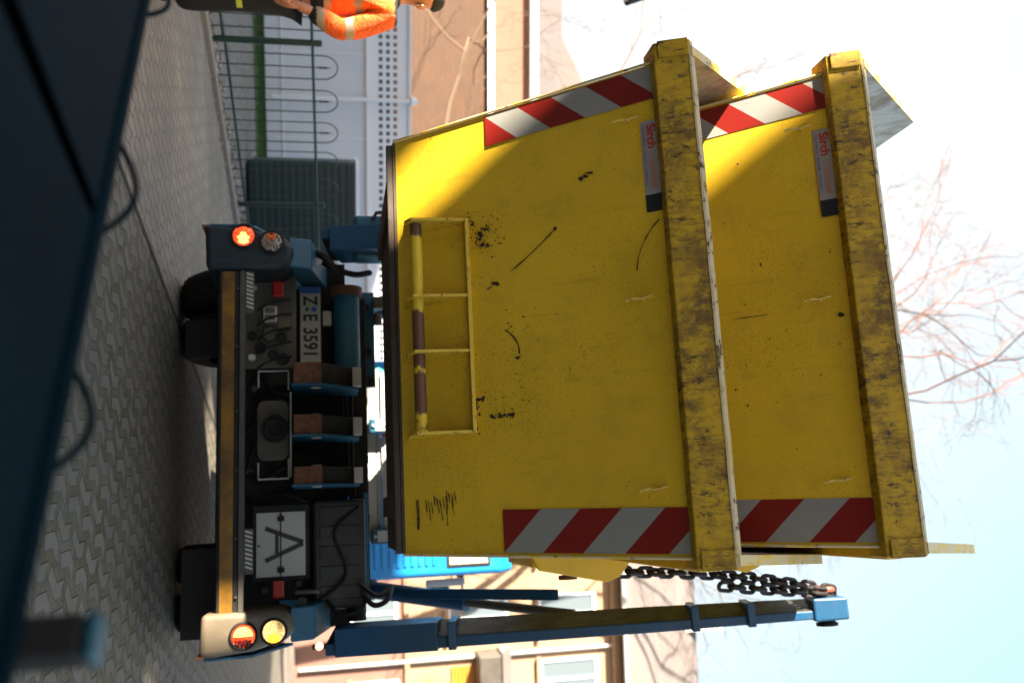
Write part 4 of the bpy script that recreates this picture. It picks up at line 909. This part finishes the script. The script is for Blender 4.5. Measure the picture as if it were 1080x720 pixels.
# ------------------------------------------------------------------ trees (bare, winter)
BARK=Mat('brown_bark',(.10,.065,.04),.9); BARK.mix(BARK.ramp(BARK.noise(12,6,.7),.4,.7,0,.6),(.08,.05,.035)); BARK=BARK.m  # brown bark with random mottling
BARK2=Mat('reddish_twigs',(.11,.045,.03),.85).m
def tree(loc,H,lean,seed,label,spread=.55,maxd=6,tw=BARK,r0_=.16,budfrac=0):
    rnd=random.Random(seed); root=empty('bare_tree',loc,0,label,'tree','bare winter trees behind the truck')
    tk=MB(); cr=MB()
    def grow(p,d,L,r_,dep):
        n=4 if dep<3 else 3; pts=[p]; q=p.copy(); dd=d.copy()
        for i in range(n):
            dd=(dd+Vector((rnd.gauss(0,.13),rnd.gauss(0,.13),rnd.gauss(0,.09)))*(1+.2*dep)).normalized(); dd.z+=.04; dd.normalize()
            q=q+dd*L/n; pts.append(q.copy())
        tgt=tk if dep<1 else cr
        r1=r_*.80
        tgt.tube(pts,r_,6 if dep<2 else (4 if dep<4 else 3),rs=[r_+(r1-r_)*i/n for i in range(n+1)])
        if dep>=maxd: return
        k=rnd.choice((2,3,3)) if dep<maxd-1 else 4
        for j in range(k):
            ax=dd.orthogonal().normalized(); ax=Matrix.Rotation(rnd.uniform(0,6.28),3,dd)@ax
            nd=(Matrix.Rotation(rnd.uniform(.25,.95)*spread*1.5,3,ax)@dd).normalized()
            grow(pts[-1] if j<2 else pts[rnd.randint(1,n)],nd,L*rnd.uniform(.62,.85),r1*rnd.uniform(.62,.85),dep+1)
    grow(Vector((0,0,0)),Vector(lean).normalized(),H,r0_,0)
    tk.build('trunk',BARK,root,smooth=True); cr.build('crown',tw,root,smooth=True)
tree((-2.9,19.5,0),3.6,(-.2,0,1),11,'bare tree with pale spreading limbs before the tiled house roof',.62,7,r0_=.085)
tree((-3.9,27,0),6.4,(.02,0,1),23,'bare tree rising against the sky left of the yellow skips',.5,8,r0_=.17)
tree((3.4,21.5,0),6.2,(-.03,0,1),61,'tall bare tree with reddish twigs showing over the top rim',.38,8,tw=BARK2,r0_=.15)
tree((3.9,19.8,0),1.9,(.15,0,1),47,'bare shrubby tree before the ochre house, right of the skips',.6,6,r0_=.09)

# ------------------------------------------------------------------ near dark blue skip
NAVY=Mat('dark_blue_paint',(.0005,.0085,.014),.85,0,.05); NAVY.mix(NAVY.ramp(NAVY.noise(3,5,.6),.4,.7,0,.6),(.0003,.0045,.008)); NAVY.mix(NAVY.ramp(NAVY.noise(18,6,.7),.6,.75,0,.5),(.001,.011,.016)); NAVY=NAVY.m
TEAL=Mat('teal_worn_paint',(.008,.07,.10),.5).m
e0=Vector((-.62,1.642,.76)); e1=Vector((.50,.760,.76)); ed=(e1-e0).normalized(); en=Vector((ed.y,-ed.x,0))   # en: towards the camera
if en.y>0: en=-en
ns=empty('skip_container',(e0.x,e0.y,0),0,'dark navy blue skip standing nearest, its rim crossing the bottom corner','skip container')
def NP(a,b,z): q=ed*a+en*b; return Vector((q.x,q.y,z))
L_=(e1-e0).length
m=MB(); a0,a1=-1.6,2.2
m.add([NP(a0+.5,.10,.02),NP(a1-.3,.10,.02),NP(a1,0,.74),NP(a0,0,.74)],[(0,1,2,3)])
m.add([NP(a0+.5,.104,.02),NP(a1-.3,.104,.02),NP(a1,.006,.74),NP(a0,.006,.74)],[(3,2,1,0)]); m.build('side_wall',NAVY,ns)
m=MB(); 
def nbox(m,a,b,c,d,z0,z1): 
    p=[NP(a,c,z0),NP(b,c,z0),NP(b,d,z0),NP(a,d,z0),NP(a,c,z1),NP(b,c,z1),NP(b,d,z1),NP(a,d,z1)]; m.add(p,[(3,2,1,0),(4,5,6,7),(0,1,5,4),(1,2,6,5),(2,3,7,6),(3,0,4,7)])
nbox(m,a0,a1,0,.035,.70,.76); m.build('rim_beam',NAVY,ns,bevel=.012,seg=3)
# sloping loading plate inside with a fold, seen from above
# loading plate inside the rim, in two leaves with an open slot between them
def wp(x,y): v=Vector((x,y,0))-Vector((e0.x,e0.y,0)); return v.dot(ed),v.dot(en)
g1=wp(-.175,1.245); g2=wp(-.335,.93); dgx,dgy=g2[0]-g1[0],g2[1]-g1[1]; g3=(g1[0]+dgx*4,g1[1]+dgy*4)
m=MB(); m.add([NP(a0,.0355,.752),NP(g1[0]-.012,.0355,.752),NP(g3[0]-.035,g3[1],.752),NP(a0,g3[1],.752)],[(0,1,2,3)]); 
m.add([NP(g1[0]+.012,.0355,.750),NP(a1,.0355,.750),NP(a1,g3[1],.750),NP(g3[0]+.035,g3[1],.750)],[(0,1,2,3)]); build_each(m,'inner_plate',NAVY,ns)
m=MB(); m.add([NP(a0+.5,.10,.025),NP(a1-.3,.10,.025),NP(a1-.3,1.7,.025),NP(a0+.5,1.7,.025)],[(0,1,2,3)]); m.build('floor_plate',NAVY,ns)
m=MB(); m.add([NP(a0+.5,1.75,.02),NP(a1-.3,1.75,.02),NP(a1,1.85,.60),NP(a0,1.85,.60)],[(0,1,2,3)]); m.build('side_wall',NAVY,ns)
for ea in (a0,a1):
    q=.5 if ea<0 else -.3
    m=MB(); m.add([NP(ea+q,.10,.02),NP(ea,0,.74),NP(ea,1.85,.60),NP(ea+q,1.75,.02)],[(0,1,2,3)]); m.build('end_wall',NAVY,ns)
for xa,ya,xb,yb_,h in ((-.633,1.743,-.522,1.646,.034),(-.293,1.43,-.138,1.295,.036),(.022,1.16,.139,1.06,.032)):
    a=wp(xa,ya)[0]; b=wp(xb,yb_)[0]
    m=MB(); P=[NP(a+(b-a)*t,-.012-.02*math.sin(math.pi*t),.742+h*math.sin(math.pi*t)) for t in [k/12 for k in range(13)]]; m.tube(P,.0045,8); m.build('rope_hook',NAVY,ns,smooth=True)
m=MB(); pa=wp(.277,.94)[0]; nbox(m,pa-.022,pa+.022,-.045,-.004,.60,.808); m.build('lug_post',BLK,ns,bevel=.006)
m=MB(); nbox(m,pa-.023,pa+.023,-.047,-.002,.809,.823); m.build('lug_cap',TEAL,ns,bevel=.006)

# ------------------------------------------------------------------ worker
HV=Mat('hi_vis_orange_fabric',(.85,.13,.008),.75); HV.mix(HV.ramp(HV.noise(6,5,.6),.45,.75,0,.45),(.60,.07,.005)); HV.bump(HV.noise(9,5,.65,dist=.8),.06,1.0); HV=HV.m
DK=Mat('dark_work_fabric',(.012,.013,.016),.85); DK.bump(DK.noise(9,4,.6),.02,.6); DK=DK.m
TAPE=Mat('grey_reflective_tape',(.30,.24,.17),.4).m; YTAPE=Mat('lime_tape',(.50,.60,.05),.6).m
SKIN=Mat('skin',(.45,.20,.12),.5); SKIN.b.inputs['Subsurface Weight'].default_value=.05; SKIN=SKIN.m
def skinmesh(name,chains,mat,parent,matf=None,mats=None,sub=2):
    """chains: list of [(pos, radius)...]; first vertex of later chains may reuse index ('@',i)"""
    verts=[];edges=[];rs=[];idx={}
    for ch in chains:
        prev=None
        for e in ch:
            if e[0]=='@': cur=idx[e[1]]
            else:
                verts.append(Vector(e[0])); rs.append(e[1]); cur=len(verts)-1
                if len(e)>2: idx[e[2]]=cur
            if prev is not None: edges.append((prev,cur))
            prev=cur
    me=bpy.data.meshes.new(name); me.from_pydata(verts,edges,[]); o=bpy.data.objects.new(name,me); C.objects.link(o)
    md=o.modifiers.new('s','SKIN'); sv=me.skin_vertices[0].data
    for i,r_ in enumerate(rs):
        sv[i].radius=(r_,r_) if not isinstance(r_,tuple) else r_
    sv[0].use_root=True; md.use_smooth_shade=True
    sb=o.modifiers.new('u','SUBSURF'); sb.levels=sub; sb.render_levels=sub
    bpy.context.view_layer.update()
    me2=bpy.data.meshes.new_from_object(o.evaluated_get(bpy.context.evaluated_depsgraph_get())); me2.name=name
    bpy.data.objects.remove(o); o=bpy.data.objects.new(name,me2); C.objects.link(o); o.parent=parent
    me2.materials.clear()
    for q in (mats or [mat]): me2.materials.append(q)
    if matf:
        for p in me2.polygons: p.material_index=matf(p.center)
    me2.polygons.foreach_set('use_smooth',[True]*len(me2.polygons)); return o
man=empty('person',(-2.29,5.95,0),rad(-22),'standing worker in orange high visibility jacket and dark trousers by the fence','person')
# local: x = towards picture right, -y = towards camera
sh_r=(.20,0,1.44)
body=skinmesh('body',[
 [((0,0,.98),.13,'pel'),((0,0,1.15),.125),((0,.0,1.34),.14,'ch'),((0,0,1.48),.085),((0,0,1.55),.055),((.01,-.01,1.62),.075),((.012,-.02,1.70),.092),((.01,-.01,1.77),.075)],
 [('@','pel'),((.10,0,.92),.09),((.11,-.01,.50),.062),((.115,.02,.12),.042),((.115,-.10,.05),.038)],
 [('@','pel'),((-.10,0,.92),.09),((-.11,-.01,.50),.062),((-.115,.02,.12),.042),((-.115,-.10,.05),.038)],
 [('@','ch'),((.20,0,1.42),.06),((.285,.03,1.16),.046),((.265,-.10,.93),.033),((.255,-.13,.86),.030,'wr')],
 [('@','ch'),((-.20,0,1.42),.06),((-.28,.03,1.16),.046),((-.26,-.06,.93),.033),((-.25,-.10,.86),.030,'wl')],
],SKIN,man)
# hands: palm and five fingers each
for sg,wr in ((1,(.255,-.13,.86)),(-1,(-.25,-.10,.86))):
    w0=Vector(wr); ch=[[(w0+Vector((0,0,.03)),.026),(w0+Vector((0,-.005,-.03)),(.034,.022)),(w0+Vector((-.0,-.012,-.075)),(.038,.020),'p')]]
    for k,(dx,l) in enumerate(((-.030,.070),(-.010,.080),(.010,.076),(.029,.060))):
        a=w0+Vector((-.004,dx*.9-.012,-.085)); ch.append([('@','p'),(a,.0105),(a+Vector((-.012*sg,-.006,-l*.5)),.0095),(a+Vector((-.032*sg,-.010,-l*.85)),.008)])
    a=w0+Vector((-.01*sg,-.035,-.035)); ch.append([('@','p'),(a,.012),(a+Vector((-.012*sg,-.022,-.030)),.0105),(a+Vector((-.02*sg,-.028,-.055)),.009)])
    h=skinmesh('hand',ch,SKIN,man,sub=2)
def jm(c):
    z=c.z; x=c.x
    if abs(x)>.19 and z<1.30:      # sleeve
        if z<.98: return 1
        if z<1.03: return 2
        if 1.16<z<1.21: return 2
        return 0
    if z<1.03: return 1
    if 1.03<z<1.08 or 1.22<z<1.27: return 2
    if z>1.47: return 1
    if .09<abs(x)<.14 and z>1.27: return 2
    return 0
skinmesh('jacket',[
 [((0,0,.86),(.20,.15),'pel'),((0,0,1.05),(.19,.15)),((0,0,1.22),(.20,.155)),((0,.0,1.38),(.19,.14),'ch'),((0,0,1.48),.105),((0,0,1.53),.085)],
 [('@','ch'),((.205,0,1.42),.088),((.26,.02,1.28),.082),((.305,.03,1.14),.075),((.285,-.05,1.02),.066),((.268,-.105,.93),.055)],
 [('@','ch'),((-.205,0,1.42),.088),((-.26,.02,1.28),.082),((-.30,.03,1.14),.075),((-.28,-.03,1.02),.066),((-.26,-.075,.93),.055)],
],HV,man,jm,[HV,DK,TAPE],3)
skinmesh('trousers',[
 [((0,0,.95),(.17,.13),'pel'),((.10,0,.84),.115),((.112,-.01,.52),.092),((.118,.01,.26),.085),((.118,.015,.10),.088)],
 [('@','pel'),((-.10,0,.84),.115),((-.112,-.01,.52),.092),((-.118,.01,.26),.085),((-.118,.015,.10),.088)],
],DK,man,lambda c:1 if (.50<c.z<.54 and c.y<0) else 0,[DK,YTAPE])
for sg in (1,-1):
    skinmesh('boot',[[((.118*sg,.04,.05),.055),((.118*sg,-.04,.05),.052),((.12*sg,-.14,.04),.042)],[((.118*sg,.03,.06),.05),((.118*sg,.02,.14),.055)]],DK,man)
skinmesh('beanie',[[((.01,.0,1.70),.105),((.01,0,1.76),.098),((.01,0,1.82),.06)]],DK,man)
# face features
m=MB(); 
def blob(m,c,r_,sx=1,sy=1,sz=1,n=10,mi=0):
    vs=[];fs=[]
    for j in range(n+1):
        t=math.pi*j/n
        for i in range(n): a=2*math.pi*i/n; vs.append((c[0]+r_*sx*math.sin(t)*math.cos(a),c[1]+r_*sy*math.sin(t)*math.sin(a),c[2]+r_*sz*math.cos(t)))
    for j in range(n): fs+=[(j*n+i,j*n+(i+1)%n,(j+1)*n+(i+1)%n,(j+1)*n+i) for i in range(n)]
    m.add(vs,fs,mi)
blob(m,(.01,-.118,1.645),.022,.7,1,1.1); blob(m,(.105,-.01,1.65),.028,.4,.8,1.1); blob(m,(-.085,-.01,1.65),.028,.4,.8,1.1); build_each(m,'face_features',SKIN,man,smooth=True)
m=MB(); blob(m,(-.022,-.103,1.672),.010); blob(m,(.042,-.103,1.672),.010); m.box(-.02,.04,-.108,-.098,1.600,1.606); m.build('eyes_and_mouth',BLK,man,smooth=True)

# ------------------------------------------------------------------ houses added out of view, behind and left of the camera, to cast the yard's shade
def plain_shade_house(name,cx,cy,sx,sy,h,rz,label,roofh=2.2):
    r_=empty(name,(cx,cy,0),rz,label,'house')
    m=MB(); m.box(-sx/2,sx/2,-sy/2,sy/2,0,h-roofh*.0); m.build('wall',stucco('beige_render',(.42,.38,.32),(.32,.28,.23)),r_)
    m=MB(); m.prism([(-sy/2-.3,h+.01),(sy/2+.3,h+.01),(0,h+roofh)],'x',-sx/2-.2,sx/2+.2); m.build('roof',TILE2,r_)
    for k in range(int(sx//2.5)):
        for z in [1.2+2.8*q for q in range(int(h//2.8))]:
            x=-sx/2+1.2+2.5*k
            for yy in (-1,1):
                ya,yb_=sorted((yy*(sy/2+.002),yy*(sy/2+.04))); m=MB(); m.box(x-.5,x+.5,ya,yb_,z,z+1.2); f_=m.build('window',WT,r_); ya,yb_=sorted((yy*(sy/2+.041),yy*(sy/2+.05))); m=MB(); m.box(x-.42,x+.42,ya,yb_,z+.08,z+1.12); m.build('pane',GLASS,f_)
    return r_
SX=Vector((s.x,s.y,0)).normalized(); QX=Vector((-SX.y,SX.x,0)); 
if QX.y<0: QX=-QX
te=s.z/math.hypot(s.x,s.y)
# the corner whose upright edge draws the shadow line down the lower skip's end wall
pc=W((-.225-.748,-.62-.93-.75*.377/.97,1.34+.377))
corner=pc+SX*11.5; corner.z=0
az=math.atan2(QX.y,QX.x)
def shade_house(name,q0,q1,dist,h,depth,label,roofh=2.2):
    """house whose front lies at 'dist' towards the sun from the skip corner, spanning q0..q1 across the light"""
    c=pc+SX*(dist+depth/2)+QX*((q0+q1)/2); return plain_shade_house(name,c.x,c.y,abs(q1-q0),depth,h,az,label,roofh)
def shade_corner_house():  # added shade caster; the roof slope is shaped to lean the shadow edge
    c=pc+SX*11.5; o=empty('shade_corner_house',(c.x,c.y,0),az,'tall beige house added unseen behind the camera, its steep mansard shaped to cast shadow','house')
    # local x runs along QX, the sun side is +y or -y; the house lies at x<0
    sy=1 if Vector((-math.sin(az),math.cos(az),0)).dot(SX)>0 else -1
    y0,y1=sorted((0,8*sy)); x1=.075; x0=-14
    m=MB(); m.box(x0,x1,y0,y1,0,4.98); m.build('wall',stucco('beige_render',(.42,.38,.32),(.32,.28,.23)),o)
    m=MB(); t=.205*4.2; m.add([(x0,y0,4.99),(x1,y0,4.99),(x1,y1,4.99),(x0,y1,4.99),(x0+t,y0+.02*sy,9.2),(x1-t,y0+.02*sy,9.2),(x1-t,y1-t,9.2),(x0+t,y1-t,9.2)],[(3,2,1,0),(4,5,6,7),(0,1,5,4),(1,2,6,5),(2,3,7,6),(3,0,4,7)]); m.build('mansard_roof',TILE2,o)
    for k in range(5):
        for z in (1.2,3.4):
            x=-1.8-2.6*k; ya,yb_=sorted((-.002*sy,-.05*sy)); m=MB(); m.box(x-.5,x+.5,ya,yb_,z,z+1.2); f_=m.build('window',WT,o); ya,yb_=sorted((-.051*sy,-.06*sy)); m=MB(); m.box(x-.42,x+.42,ya,yb_,z+.08,z+1.12); m.build('pane',GLASS,f_)
shade_corner_house()
shade_house('shade_garage',.10,3.4,11.6,1.20+te*11.6-.3,5,'low beige garage added out of view beside the mansard house to cast shade',.3)  # added low blocker; sun passes over it onto the skip corner
shade_house('shade_tower',.42,2.15,11.3,1.62+te*12.6,3,'narrow beige tower added out of view by the garage to shade the truck',.25)  # added narrow blocker that keeps the truck's rear in shade
shade_house('shade_side_house',3.45,16,13,3.6+te*12,6,'two storey beige house added out of view left of the yard to cast shade',1.0)  # added taller blocker shading the fence and white cabin
